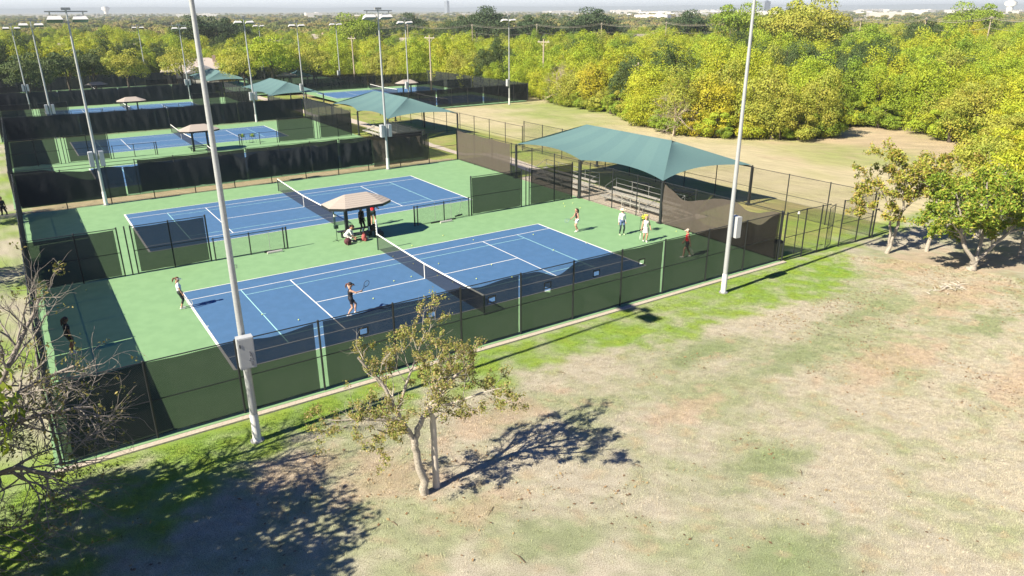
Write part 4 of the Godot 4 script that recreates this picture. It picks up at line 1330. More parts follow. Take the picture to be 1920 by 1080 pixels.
func build_forest():
	var T := []
	T.append(tree_template("wood_tree", 7.2, Vector3(3.5, 3.75, 3.5), 52, 15500, 0.125, 301, "", "bark_dark"))
	T.append(tree_template("wood_tree", 8.2, Vector3(3.8, 4.2, 3.6), 58, 17000, 0.13, 307, "", "bark_dark"))
	T.append(tree_template("wood_tree", 6.2, Vector3(3.3, 3.2, 3.5), 46, 14000, 0.12, 311, "", "bark_dark"))
	T.append(tree_template("wood_tree", 9.0, Vector3(3.4, 4.7, 3.4), 58, 16500, 0.13, 313, "", "bark_dark"))
	T.append(tree_template("wood_shrub", 3.4, Vector3(2.3, 1.7, 2.3), 16, 5200, 0.11, 317, "", "bark_dark"))
	var OAK := tree_template("broad_oak", 12.0, Vector3(6.2, 5.0, 6.2), 44, 12000, 0.21, 331, "", "bark_dark")
	# bare grey trees between the green ones
	rng.seed = 5
	var bw := MB.new()
	var dummy := MB.new()
	bw.tube([Vector3(0, -0.1, 0), Vector3(0.1, 2, 0), Vector3(0, 3.4, 0.1)], [0.16, 0.12, 0.09], 6, false)
	for k in 9: grow(bw, dummy, Vector3(0.05, rng.randf_range(1.6, 3.4), 0.05), (rdir() + Vector3.UP * 0.9).normalized(), 2.2, 0.06, 3, {"kids": 4, "bare": 1.0, "wander": 0.25, "cols": [Color(1, 1, 1)]})
	var bare_mesh := bw.mesh()
	var poly := PackedVector2Array([Vector2(73, -66), Vector2(71, -58), Vector2(70.5, -46), Vector2(65, -33.5), Vector2(60.5, -24), Vector2(64.5, -15.5), Vector2(72.5, -10), Vector2(79, -16), Vector2(84.5, -15.5), Vector2(86, -7), Vector2(82, 1), Vector2(78, 12), Vector2(90, 30), Vector2(260, 40), Vector2(520, -200), Vector2(420, -480), Vector2(-140, -480), Vector2(-140, -172), Vector2(14, -172), Vector2(20, -192), Vector2(46, -192), Vector2(40, -152), Vector2(64, -152), Vector2(74, -109)])
	var spots := []
	rng.seed = 99
	var d := 60.0
	while d < 420.0:
		var step := 3.5 + maxf(d - 120.0, 0.0) * 0.013
		var px := -80.0
		while px < 2000.0:
			px += step / d * FOC * rng.randf_range(0.8, 1.2)
			var p := at_range(px, d + rng.randf_range(-0.5, 0.5) * step)
			if not Geometry2D.is_point_in_polygon(Vector2(p.x, p.z), poly): continue
			spots.append(p)
		d += step * 0.95
	var rim := []
	for k in 12:
		var a := poly[k]
		var e := poly[(k + 1) % poly.size()]
		var m := int(a.distance_to(e) / 1.7)
		for i in m:
			var q := a.lerp(e, (i + rng.randf()) / m) + Vector2(rng.randf_range(-0.6, 1.6), rng.randf_range(-1.2, 0.8))
			rim.append(Vector3(q.x, gy(q.x, q.y), q.y))
	for q in [[1278, 262, 0.95], [1262, 268, 0.8], [1300, 262, 0.7], [1292, 250, 1.0]]:
		var p := on_level(q[0], q[1] - 6.0, -0.6)
		p.y = gy(p.x, p.z)
		var bt := thing("bare_wood_tree", "tangled bare pinkish grey thicket at the wood's edge behind the big canopy", "tree", p, q[0], "tangled bare thicket at the wood's edge")
		bt.scale = Vector3(1.25, 0.9, 1.25) * q[2]
		obj("trunk", bare_mesh, mats["leaf_grey"], bt)
	var yard := FastNoiseLite.new()
	yard.seed = 12
	yard.frequency = 0.018
	var singles := 0
	var inst := [[], [], [], []]
	for p in rim:
		var s := rng.randf_range(0.55, 1.15)
		var mt: String = ["leaf_green", "leaf_lime", "leaf_yellowgreen", "leaf_green", "leaf_rust" if rng.randf() < 0.15 else "leaf_olive"][rng.randi() % 5]
		var lb := "%s %s shrub along the wood's grassy edge" % ["low" if s < 0.85 else "tall", {"leaf_green": "mid green", "leaf_lime": "lime green", "leaf_yellowgreen": "yellow green", "leaf_rust": "rusty", "leaf_olive": "olive"}[mt]]
		place_tree(T[4], p, Vector3(s, s * rng.randf_range(0.7, 1.2), s), rng.randf() * TAU, mt, lb, lb.replace("shrub", "shrubs"))
	for p in spots:
		var dist: float = Vector2(p.x - CAM.x, p.z - CAM.z).length()
		# gaps with roofs and yards farther out
		if dist > 235.0 and yard.get_noise_2d(p.x, p.z) > 0.22: continue
		var left: bool = p.x < 40.0
		var k := rng.randi() % 4
		var s := rng.randf_range(0.68, 1.02) * (1.0 if dist < 150 else 1.1)
		if left: s *= 1.12
		var tone := yard.get_noise_2d(p.x * 1.7 + 500.0, p.z * 1.7) + rng.randf_range(-0.35, 0.35)
		var mat := "leaf_yellowgreen"
		if tone < -0.38: mat = "leaf_green"
		elif tone < -0.12: mat = "leaf_lime"
		elif tone > 0.62: mat = "leaf_gold"
		elif tone > 0.3: mat = "leaf_olive"
		if left and p.z > -215.0 and rng.randf() < 0.45: mat = "leaf_deep"
		if yard.get_noise_2d(p.x * 0.9 + 900.0, p.z * 0.9) > 0.24: mat = "leaf_deep"
		if (dist < 100.0 and rng.randf() < 0.45) or (dist < 112.0 and rng.randf() < 0.2):
			k = 4
			s *= 1.1
		var sc := Vector3(s, s * rng.randf_range(0.85, 1.15), s)
		var turn := rng.randf() * TAU
		if singles < 270:
			singles += 1
			if rng.randf() < 0.07 and dist > 95.0:
				var bt := thing("bare_wood_tree", "leafless grey brown tree among the green trees of the wood", "tree", p, turn, "leafless trees of the wood")
				bt.scale = sc * 1.05
				obj("trunk", bare_mesh, mats["leaf_grey"], bt)
				continue
			var tone_w: String = {"leaf_yellowgreen": "yellow green", "leaf_green": "mid green", "leaf_lime": "lime green", "leaf_olive": "olive", "leaf_gold": "golden yellow", "leaf_deep": "dark green"}[mat]
			var size_w: String = "low" if sc.y < 0.85 else ("tall" if sc.y > 1.05 else "rounded")
			var row: String = "in the front row of the wood" if dist < 112.0 else ("a few rows into the wood" if dist < 150.0 else "deep in the wood")
			var ang := atan2(p.x - CAM.x, CAM.z - p.z)
			var by: String = "behind the field court" if ang < 0.62 else ("beyond the big canopy" if ang < 0.82 else ("by the sandy clearing" if ang < 1.0 else "beside the pale grove"))
			var lab := "%s %s tree %s %s" % [size_w, tone_w, row, by]
			if k == 4: lab = "%s %s shrub at the foot of the wood %s" % [size_w, tone_w, by]
			elif left: lab = "%s %s tree behind the farthest courts %s" % [size_w, tone_w, "left of the clubhouse" if ang < 0.2 else "right of the clubhouse"]
			place_tree(T[k], p, sc, turn, mat, lab, lab.replace("tree", "trees").replace("shrub", "shrubs"))
		else:
			inst[k].append([p, sc, turn, mat])
	for k in 4:
		var mm := MultiMesh.new()
		mm.transform_format = MultiMesh.TRANSFORM_3D
		mm.use_colors = true
		mm.mesh = T[k][2]
		mm.instance_count = inst[k].size()
		for i in inst[k].size():
			var e: Array = inst[k][i]
			mm.set_instance_transform(i, Transform3D(Basis(Vector3.UP, e[2]).scaled_local(e[1]), e[0]))
			mm.set_instance_color(i, mats[e[3]].albedo_color.srgb_to_linear())
		var o := MultiMeshInstance3D.new()
		o.name = numbered("woodland")
		o.multimesh = mm
		o.material_override = mats["leaf_white"]
		add_child(o)
		tag(o, "mass of yellow green tree crowns stretching back from the wood's edge", "woodland", "", "stuff")
	# big dark oaks standing above the wood
	var n := 0
	for q in [[912, 292, 1.6], [880, 300, 1.35], [1012, 280, 1.38], [985, 300, 1.15], [1110, 292, 1.55], [1075, 296, 1.3], [1140, 300, 1.2], [765, 330, 1.4], [690, 300, 1.3], [1392, 236, 1.5], [1295, 290, 1.42], [360, 290, 1.4], [400, 300, 1.35], [430, 320, 1.2], [455, 330, 1.2], [1490, 190, 1.36], [1525, 200, 1.5], [1640, 190, 1.0], [1730, 250, 1.1], [1825, 285, 1.45], [660, 270, 1.42], [840, 330, 1.15], [945, 310, 1.2]]:
		n += 1
		var p := at_range(q[0], q[1])
		var mat: String = "leaf_dark" if n < 15 else ("leaf_deep" if n % 3 else "leaf_green")
		if q[0] > 1350: mat = ["leaf_green", "leaf_olive", "leaf_olive", "leaf_green", "leaf_deep"][n % 5]
		place_tree(OAK, p, Vector3.ONE * q[2], n * 0.9, mat, "%s %s oak above the lighter wood %s" % ["huge" if q[2] > 1.15 else ("broad" if q[2] > 0.93 else "compact"), "dark" if mat == "leaf_dark" else "green", "left of the field court" if q[0] < 600 else ("behind the field court" if q[0] < 960 else ("beyond the big canopy" if q[0] < 1250 else "beyond the right floodlight pole"))], "broad oaks above the wood")
	var p := at_range(496, 172)
	place_tree(OAK, p, Vector3(0.92, 0.98, 0.92), 2.0, "leaf_lime", "big round bright green tree behind the third canopy", "")
	for q in [[60, 176], [100, 182], [20, 170], [150, 186], [320, 186], [575, 176], [440, 172], [215, 180]]:
		p = at_range(q[0], q[1])
		place_tree(OAK, p, Vector3(0.75, 0.8, 0.75), q[0] * 0.1, "leaf_deep" if q[0] < 200 else "leaf_olive", "%s spreading tree close behind the farthest court fence" % ("dark" if q[0] < 200 else "olive"), "spreading trees behind the farthest court fence")

func build_far_wood():
	# tree cover between the houses, out to the plain
	var c := crown(401, Vector3(0, 4.2, 0), Vector3(4.6, 3.6, 4.6), 16, 2200, 0.4)
	var mm := MultiMesh.new()
	mm.transform_format = MultiMesh.TRANSFORM_3D
	mm.use_colors = true
	mm.mesh = c.mesh()
	rng.seed = 404
	var X := []
	var cols := [Color(0.30, 0.32, 0.07), Color(0.20, 0.25, 0.06), Color(0.35, 0.33, 0.10), Color(0.14, 0.18, 0.06), Color(0.38, 0.34, 0.13)]
	var gap := FastNoiseLite.new()
	gap.seed = 3
	gap.frequency = 0.004
	for k in 9000:
		var d := 400.0 * pow(9.0, pow(rng.randf(), 0.8))
		var p := at_range(rng.randf_range(-100, 2020), d)
		if gap.get_noise_2d(p.x, p.z) > lerpf(0.25, -0.1, clampf((d - 400.0) / 2500.0, 0, 1)): continue
		X.append([p, rng.randf_range(0.7, 1.3), rng.randf() * TAU, cols[rng.randi() % 5]])
	mm.instance_count = X.size()
	for i in X.size():
		mm.set_instance_transform(i, Transform3D(Basis(Vector3.UP, X[i][2]).scaled(Vector3.ONE * X[i][1]), X[i][0]))
		mm.set_instance_color(i, X[i][3])
	var o := MultiMeshInstance3D.new()
	o.name = "distant_woodland"
	o.multimesh = mm
	o.material_override = mats["leaf_white"]
	add_child(o)
	tag(o, "far tree cover thinning out towards the plain at the horizon", "woodland", "", "stuff")

# ---------------------------------------------------------------- people
# bones: [a, b, radius a, radius b, colour]; a smooth union of tapered capsules meshed as surface nets
func flesh(bones: Array, cell: float, k := 0.03) -> MB:
	var lo := Vector3.ONE * 1e9
	var hi := -lo
	for q in bones:
		for e in 2:
			lo = lo.min(q[e] - Vector3.ONE * q[2 + e])
			hi = hi.max(q[e] + Vector3.ONE * q[2 + e])
	lo -= Vector3.ONE * cell * 3
	hi += Vector3.ONE * cell * 3
	var nx := int((hi.x - lo.x) / cell) + 2
	var ny := int((hi.y - lo.y) / cell) + 2
	var nzz := int((hi.z - lo.z) / cell) + 2
	var F := PackedFloat32Array()
	F.resize(nx * ny * nzz)
	F.fill(1.0)
	var near := PackedFloat32Array()
	near.resize(nx * ny * nzz)
	near.fill(9.0)
	var who := PackedByteArray()
	who.resize(nx * ny * nzz)
	for bi in bones.size():
		var q: Array = bones[bi]
		var a: Vector3 = q[0]
		var ab: Vector3 = q[1] - a
		var ra: float = q[2]
		var rb: float = q[3]
		var l2 := maxf(ab.length_squared(), 1e-8)
		var m := maxf(ra, rb) + k + cell
		var p0: Vector3 = (a.min(q[1]) - Vector3.ONE * m - lo) / cell
		var p1: Vector3 = (a.max(q[1]) + Vector3.ONE * m - lo) / cell
		for z in range(maxi(int(p0.z), 0), mini(int(p1.z) + 2, nzz)):
			for y in range(maxi(int(p0.y), 0), mini(int(p1.y) + 2, ny)):
				var at := (z * ny + y) * nx
				for x in range(maxi(int(p0.x), 0), mini(int(p1.x) + 2, nx)):
					var p := lo + Vector3(x, y, z) * cell - a
					var t := clampf(p.dot(ab) / l2, 0.0, 1.0)
					var d := (p - ab * t).length() - lerpf(ra, rb, t)
					var o := F[at + x]
					var h := maxf(k - absf(o - d), 0.0) / k
					F[at + x] = minf(o, d) - h * h * k * 0.25
					if d < near[at + x]:
						near[at + x] = d
						who[at + x] = bi
	var b := MB.new()
	var vid := {}
	var off := [0, 1, nx, nx + 1, nx * ny, nx * ny + 1, nx * ny + nx, nx * ny + nx + 1]
	var edges := [[0, 1], [2, 3], [4, 5], [6, 7], [0, 2], [1, 3], [4, 6], [5, 7], [0, 4], [1, 5], [2, 6], [3, 7]]
	for z in nzz - 1:
		for y in ny - 1:
			for x in nx - 1:
				var i := (z * ny + y) * nx + x
				var f0 := F[i]
				if absf(f0) > cell * 2.0: continue
				var s := 0
				for c in 8:
					if F[i + off[c]] < 0.0: s += 1
				if s == 0 or s == 8: continue
				var sum := Vector3.ZERO
				var cnt := 0
				for e in edges:
					var fa := F[i + off[e[0]]]
					var fb := F[i + off[e[1]]]
					if (fa < 0.0) == (fb < 0.0): continue
					var t := fa / (fa - fb)
					var pa := Vector3(e[0] & 1, (e[0] >> 1) & 1, e[0] >> 2)
					var pb := Vector3(e[1] & 1, (e[1] >> 1) & 1, e[1] >> 2)
					sum += pa.lerp(pb, t)
					cnt += 1
				b.col = bones[who[i]][4]
				vid[i] = b.vert(lo + (Vector3(x, y, z) + sum / cnt) * cell, Vector3.ZERO)
	var st := [1, nx, nx * ny]
	for i in vid:
		for ax in 3:
			var j: int = i + st[ax]
			if (F[i] < 0.0) == (F[j] < 0.0): continue
			var u: int = st[(ax + 1) % 3]
			var w: int = st[(ax + 2) % 3]
			if not (vid.has(i - u) and vid.has(i - w) and vid.has(i - u - w)): continue
			var q := [vid[i], vid[i - u], vid[i - u - w], vid[i - w]]
			if F[i] < 0.0: q = [q[0], q[3], q[2], q[1]]
			b.ix.append_array([q[0], q[2], q[1], q[0], q[3], q[2]])
	for t in range(0, b.ix.size(), 3):
		var a := b.v[b.ix[t]]
		var nn := (b.v[b.ix[t + 2]] - a).cross(b.v[b.ix[t + 1]] - a)
		for e in 3: b.n[b.ix[t + e]] += nn
	# clockwise fronts: turn the whole set round if normals point inwards
	var c := Vector3.ZERO
	for p in b.v: c += p
	c /= b.v.size()
	var s := 0.0
	for i in b.v.size():
		b.n[i] = b.n[i].normalized()
	var top := 0
	for i in b.v.size():
		if b.v[i].y > b.v[top].y: top = i
	if b.n[top].y < 0.0:
		for t in range(0, b.ix.size(), 3):
			var e := b.ix[t + 1]
			b.ix[t + 1] = b.ix[t + 2]
			b.ix[t + 2] = e
		for i in b.v.size(): b.n[i] = -b.n[i]
	return b

var hand_mb: MB
var grip_mb: MB

func make_hands():
	# palm along -y from the wrist, thumb towards +z; open and closed
	var w := Color(1, 1, 1)
	var open := [[Vector3(0, 0, 0), Vector3(0, -0.075, 0), 0.021, 0.024, w], [Vector3(0, -0.03, -0.022), Vector3(0, -0.08, -0.026), 0.014, 0.013, w], [Vector3(0, -0.03, 0.022), Vector3(0, -0.08, 0.026), 0.014, 0.013, w]]
	var grip := open.duplicate()
	var fl := [0.07, 0.082, 0.076, 0.058]
	for f in 4:
		var z := 0.03 - f * 0.02
		var r := Vector3(0, -0.085, z)
		var m := r + Vector3(0.014, -fl[f] * 0.55, 0)
		open.append([r, m, 0.0095, 0.009, w])
		open.append([m, m + Vector3(0.022, -fl[f] * 0.42, 0), 0.009, 0.0075, w])
		var m2 := r + Vector3(0.038, -0.016, 0)
		grip.append([r, m2, 0.0098, 0.0095, w])
		grip.append([m2, m2 + Vector3(0.008, 0.034, 0), 0.0095, 0.008, w])
	open.append([Vector3(0.006, -0.025, 0.026), Vector3(0.018, -0.06, 0.056), 0.0115, 0.010, w])
	open.append([Vector3(0.018, -0.06, 0.056), Vector3(0.026, -0.092, 0.058), 0.010, 0.008, w])
	grip.append([Vector3(0.006, -0.025, 0.026), Vector3(0.036, -0.045, 0.042), 0.0115, 0.010, w])
	grip.append([Vector3(0.036, -0.045, 0.042), Vector3(0.052, -0.068, 0.018), 0.010, 0.008, w])
	hand_mb = flesh(open, 0.007, 0.008)
	grip_mb = flesh(grip, 0.007, 0.008)

func head_mb(skin: Color) -> MB:
	var h := flesh([[Vector3(0, 0.035, -0.012), Vector3(0, 0.045, 0.012), 0.092, 0.088, skin], [Vector3(0, -0.03, 0.03), Vector3(0, -0.075, 0.055), 0.066, 0.042, skin], [Vector3(0, 0.02, 0.09), Vector3(0, -0.018, 0.112), 0.012, 0.017, skin],
		[Vector3(0.086, 0.005, -0.005), Vector3(0.09, -0.025, 0.0), 0.02, 0.014, skin], [Vector3(-0.086, 0.005, -0.005), Vector3(-0.09, -0.025, 0.0), 0.02, 0.014, skin], [Vector3(0, -0.06, -0.02), Vector3(0, -0.16, -0.03), 0.055, 0.058, skin]], 0.014, 0.025)
	for s in [-1.0, 1.0]:
		h.col = Color(0.03, 0.02, 0.015)
		h.ball(Vector3(s * 0.034, 0.02, 0.088), Vector3(0.013, 0.007, 0.008), 6, 4)
		h.ball(Vector3(s * 0.034, 0.038, 0.09), Vector3(0.018, 0.004, 0.008), 6, 4)
	h.col = Color(0.35, 0.10, 0.08)
	h.ball(Vector3(0, -0.048, 0.096), Vector3(0.022, 0.006, 0.008), 6, 4)
	return h

func ik(a: Vector3, t: Vector3, l1: float, l2: float, hint: Vector3) -> Array:
	var d := t - a
	var l := minf(d.length(), (l1 + l2) * 0.995)
	var u := d.normalized()
	var x := (l1 * l1 - l2 * l2 + l * l) / (2.0 * l)
	var y := sqrt(maxf(l1 * l1 - x * x, 0.0))
	var n := (hint - u * hint.dot(u)).normalized()
	return [a + u * x + n * y, a + u * l]

# o: scale, lean (forward bend), hands [left, right], feet [left, right], colours; x is the person's left, z is forward
func person(label: String, at: Vector3, yaw: float, o: Dictionary) -> Node3D:
	var t := thing("person", label, "person", at, yaw)
	var skin: Color = o.get("skin", Color(0.50, 0.29, 0.20))
	var topc: Color = o.top
	var bot: Color = o.bottom
	var shoe: Color = o.get("shoe", Color(0.75, 0.75, 0.75))
	var s: float = o.get("scale", 1.0)
	var hipy: float = o.get("hip", 0.93)
	var lean: float = o.get("lean", 0.04)
	var up := Vector3(0, cos(lean), sin(lean))
	var hip := Vector3(0, hipy, o.get("hipz", 0.0))
	var chest := hip + up * 0.33
	var neck := hip + up * 0.50
	var head := hip + up * 0.66 + Vector3(0, 0, 0.02)
	var B := []
	var fat: float = o.get("girth", 1.1)
	B.append([hip + Vector3(0.05, 0.0, 0), hip + Vector3(-0.05, 0.0, 0), 0.115 * fat, 0.115 * fat, bot])
	B.append([hip + up * 0.10, chest, 0.105 * fat, 0.12 * fat, topc])
	B.append([chest + Vector3(0.075, 0.02, 0), chest + Vector3(-0.075, 0.02, 0), 0.10 * fat, 0.10 * fat, topc])
	B.append([neck + Vector3(0.10, -0.03, 0), neck + Vector3(-0.10, -0.03, 0), 0.06, 0.06, topc])
	B.append([neck - up * 0.02, head, 0.052, 0.05, skin])
	var sleeve: float = o.get("sleeve", 0.5)
	var H: Array = o.get("hands", [Vector3(0.24, 0.78, 0.06), Vector3(-0.24, 0.78, 0.06)])
	var hands := []
	for k in 2:
		var sd := 1.0 if k == 0 else -1.0
		var sh := neck + Vector3(sd * 0.165, -0.045, 0)
		var e := ik(sh, H[k], 0.28, 0.25, o.get("elbow", Vector3(sd * 0.5, -0.3, -1.0)))
		B.append([sh, sh.lerp(e[0], 0.55), 0.056, 0.047, topc if sleeve > 0.2 else skin])
		B.append([sh.lerp(e[0], 0.55), e[0], 0.047, 0.040, topc if sleeve > 0.7 else skin])
		B.append([e[0], e[1], 0.040, 0.029, topc if sleeve > 0.9 else skin])
		hands.append([e[1], (e[1] - e[0]).normalized()])
	var F: Array = o.get("feet", [Vector3(0.11, 0, 0.02), Vector3(-0.11, 0, -0.02)])
	var lw: float = o.get("leg", 1.0)  # 0 bare legs, 0.5 shorts, 1 long
	for k in 2:
		var sd := 1.0 if k == 0 else -1.0
		var hj := hip + Vector3(sd * 0.095, -0.03, 0)
		var an: Vector3 = F[k] + Vector3(0, 0.085, -0.02)
		var e := ik(hj, an, 0.43, 0.43, o.get("knee", Vector3(sd * 0.1, 0, 1.0)))
		var thc := bot if lw > 0.2 else skin
		B.append([hj, hj.lerp(e[0], 0.55), 0.086 * fat, 0.072, thc])
		B.append([hj.lerp(e[0], 0.55), e[0], 0.072, 0.055, bot if lw > 0.6 else o.get("under", skin)])
		B.append([e[0], e[0].lerp(e[1], 0.4) + Vector3(0, 0, -0.015), 0.053, 0.056, bot if lw > 0.7 else o.get("under", skin)])
		B.append([e[0].lerp(e[1], 0.4) + Vector3(0, 0, -0.015), e[1], 0.054, 0.034, bot if lw > 0.9 else o.get("under", skin)])
		B.append([F[k] + Vector3(0, 0.045, -0.06), F[k] + Vector3(0, 0.035, 0.15), 0.042, 0.036, shoe])
	var b := flesh(B, 0.023)
	var look: float = o.get("look", 0.0)
	b.add(head_mb(skin), Transform3D(Basis(Vector3.UP, look) * Basis(Vector3.RIGHT, o.get("nod", 0.1) + lean * 0.5), head + Vector3(0, 0.03, 0)))
	for k in 2:
		var hd: Vector3 = hands[k][1]
		var z := (Vector3(0, 0, 1) - hd * hd.z).normalized()
		if z.length() < 0.5: z = Vector3.UP
		var bs := Basis((-hd).cross(z), -hd, z)
		if k == 1: bs.x = -bs.x
		b.add(grip_mb if o.get("grip", [0, 0])[k] else hand_mb, Transform3D(bs, hands[k][0]), skin)
	obj("body", b, mats["vcol"], t)
	var hb := Transform3D(Basis(Vector3.UP, look) * Basis(Vector3.RIGHT, o.get("nod", 0.1) + lean * 0.5), head + Vector3(0, 0.03, 0))
	var hm := MB.new()
	hm.col = o.get("hair", Color(0.05, 0.03, 0.02))
	hm.ball(Vector3(0, 0.06, -0.03), Vector3(0.103, 0.093, 0.105), 12, 8)
	if o.get("long_hair", false):
		hm.tube([Vector3(0, 0.06, -0.10), Vector3(0, -0.03, -0.15), Vector3(0, -0.15, -0.13), Vector3(0, -0.27, -0.12)], [0.06, 0.06, 0.05, 0.02], 8)
	elif o.get("tail", false):
		hm.tube([Vector3(0, 0.07, -0.12), Vector3(0, 0.05, -0.19), Vector3(0, -0.06, -0.22), Vector3(0, -0.17, -0.2)], [0.03, 0.045, 0.04, 0.012], 8)
	var ho := obj("hair", hm, mats["vcol"], t)
	ho.transform = hb
	if o.has("hat"):
		hm = MB.new()
		hm.col = o.hat
		match o.get("hat_kind", "cap"):
			"visor":
				hm.tube([Vector3(0, 0.055, -0.12), Vector3(0.1, 0.06, -0.03), Vector3(0.075, 0.062, 0.07), Vector3(0, 0.062, 0.1), Vector3(-0.075, 0.062, 0.07), Vector3(-0.1, 0.06, -0.03), Vector3(0, 0.055, -0.12)], [0.018, 0.018, 0.018, 0.02, 0.018, 0.018, 0.018], 6)
				hm.box(Vector3(0, 0.055, 0.14), Vector3(0.16, 0.012, 0.12), Basis(Vector3.RIGHT, 0.25))
			"brim":
				hm.ball(Vector3(0, 0.085, -0.01), Vector3(0.105, 0.085, 0.11), 12, 6)
				hm.tube([Vector3(0, 0.068, -0.01), Vector3(0, 0.08, -0.01)], [0.21, 0.2], 16)
			_:
				hm.ball(Vector3(0, 0.075, -0.015), Vector3(0.106, 0.085, 0.11), 12, 6)
				hm.box(Vector3(0, 0.06, 0.135), Vector3(0.15, 0.012, 0.11), Basis(Vector3.RIGHT, 0.2))
		var oo := obj("hat" if o.get("hat_kind", "cap") != "visor" else "visor", hm, mats["vcol"], t)
		oo.transform = hb
	if o.get("skirt", false):
		hm = MB.new()
		hm.col = bot
		var P := []
		for j in 4:
			for i in 21:
				var a := TAU * i / 20.0
				var r := lerpf(0.135, 0.205, j / 3.0) + 0.012 * sin(a * 7.0) * j / 3.0
				P.append(hip + Vector3(cos(a) * r * 1.08, 0.06 - 0.115 * j, sin(a) * r))
		hm.sheet(P, 20, 3, Vector3(1, 0, 0), {}, true)
		obj("skirt", hm, mats["vcol"], t)
	t.scale = Vector3.ONE * s
	t.set_meta("label", label)
	return t

func racket(label: String, at: Vector3, dirn: Vector3, face: Vector3, col := Color(0.03, 0.03, 0.04)):
	var y := dirn.normalized()
	var x := (face - y * face.dot(y)).normalized()
	var r := thing("tennis_racket", label, "racket", at)
	r.basis = Basis(x.cross(y) * -1.0, y, x * -1.0) if false else Basis(y.cross(x), y, x)
	var b := MB.new()
	b.col = Color(0.04, 0.04, 0.045)
	b.tube([Vector3(0, -0.1, 0), Vector3(0, 0.12, 0)], [0.017, 0.016], 8)
	obj("handle", b, mats["vcol"], r)
	b = MB.new()
	b.col = col
	var pts := []
	var rad := []
	for k in 25:
		var a := TAU * k / 24.0 - PI / 2
		pts.append(Vector3(cos(a) * 0.125, 0.42 + sin(a) * 0.165, 0))
		rad.append(0.012)
	b.tube(pts, rad, 6, false)
	b.tube([Vector3(0, 0.1, 0), Vector3(0.035, 0.2, 0), Vector3(0.085, 0.31, 0)], [0.012, 0.011, 0.011], 6)
	b.tube([Vector3(0, 0.1, 0), Vector3(-0.035, 0.2, 0), Vector3(-0.085, 0.31, 0)], [0.012, 0.011, 0.011], 6)
	obj("frame", b, mats["vcol"], r)
	b = MB.new()
	b.col = Color(0.6, 0.62, 0.55)
	for k in range(-5, 6):
		var q := k / 6.0
		var w := sqrt(1.0 - q * q)
		b.tube([Vector3(q * 0.12, 0.42 - 0.16 * w, 0), Vector3(q * 0.12, 0.42 + 0.16 * w, 0)], [0.0012, 0.0012], 3, false)
		b.tube([Vector3(-0.12 * w, 0.42 + q * 0.16, 0), Vector3(0.12 * w, 0.42 + q * 0.16, 0)], [0.0012, 0.0012], 3, false)
	obj("strings", b, mats["vcol"], r)

# where a hand of a person placed at `at` with turn `yaw` is, in the world
func hand_at(at: Vector3, yaw: float, p: Vector3, s := 1.0) -> Vector3:
	return at + Basis(Vector3.UP, yaw) * (p * s)

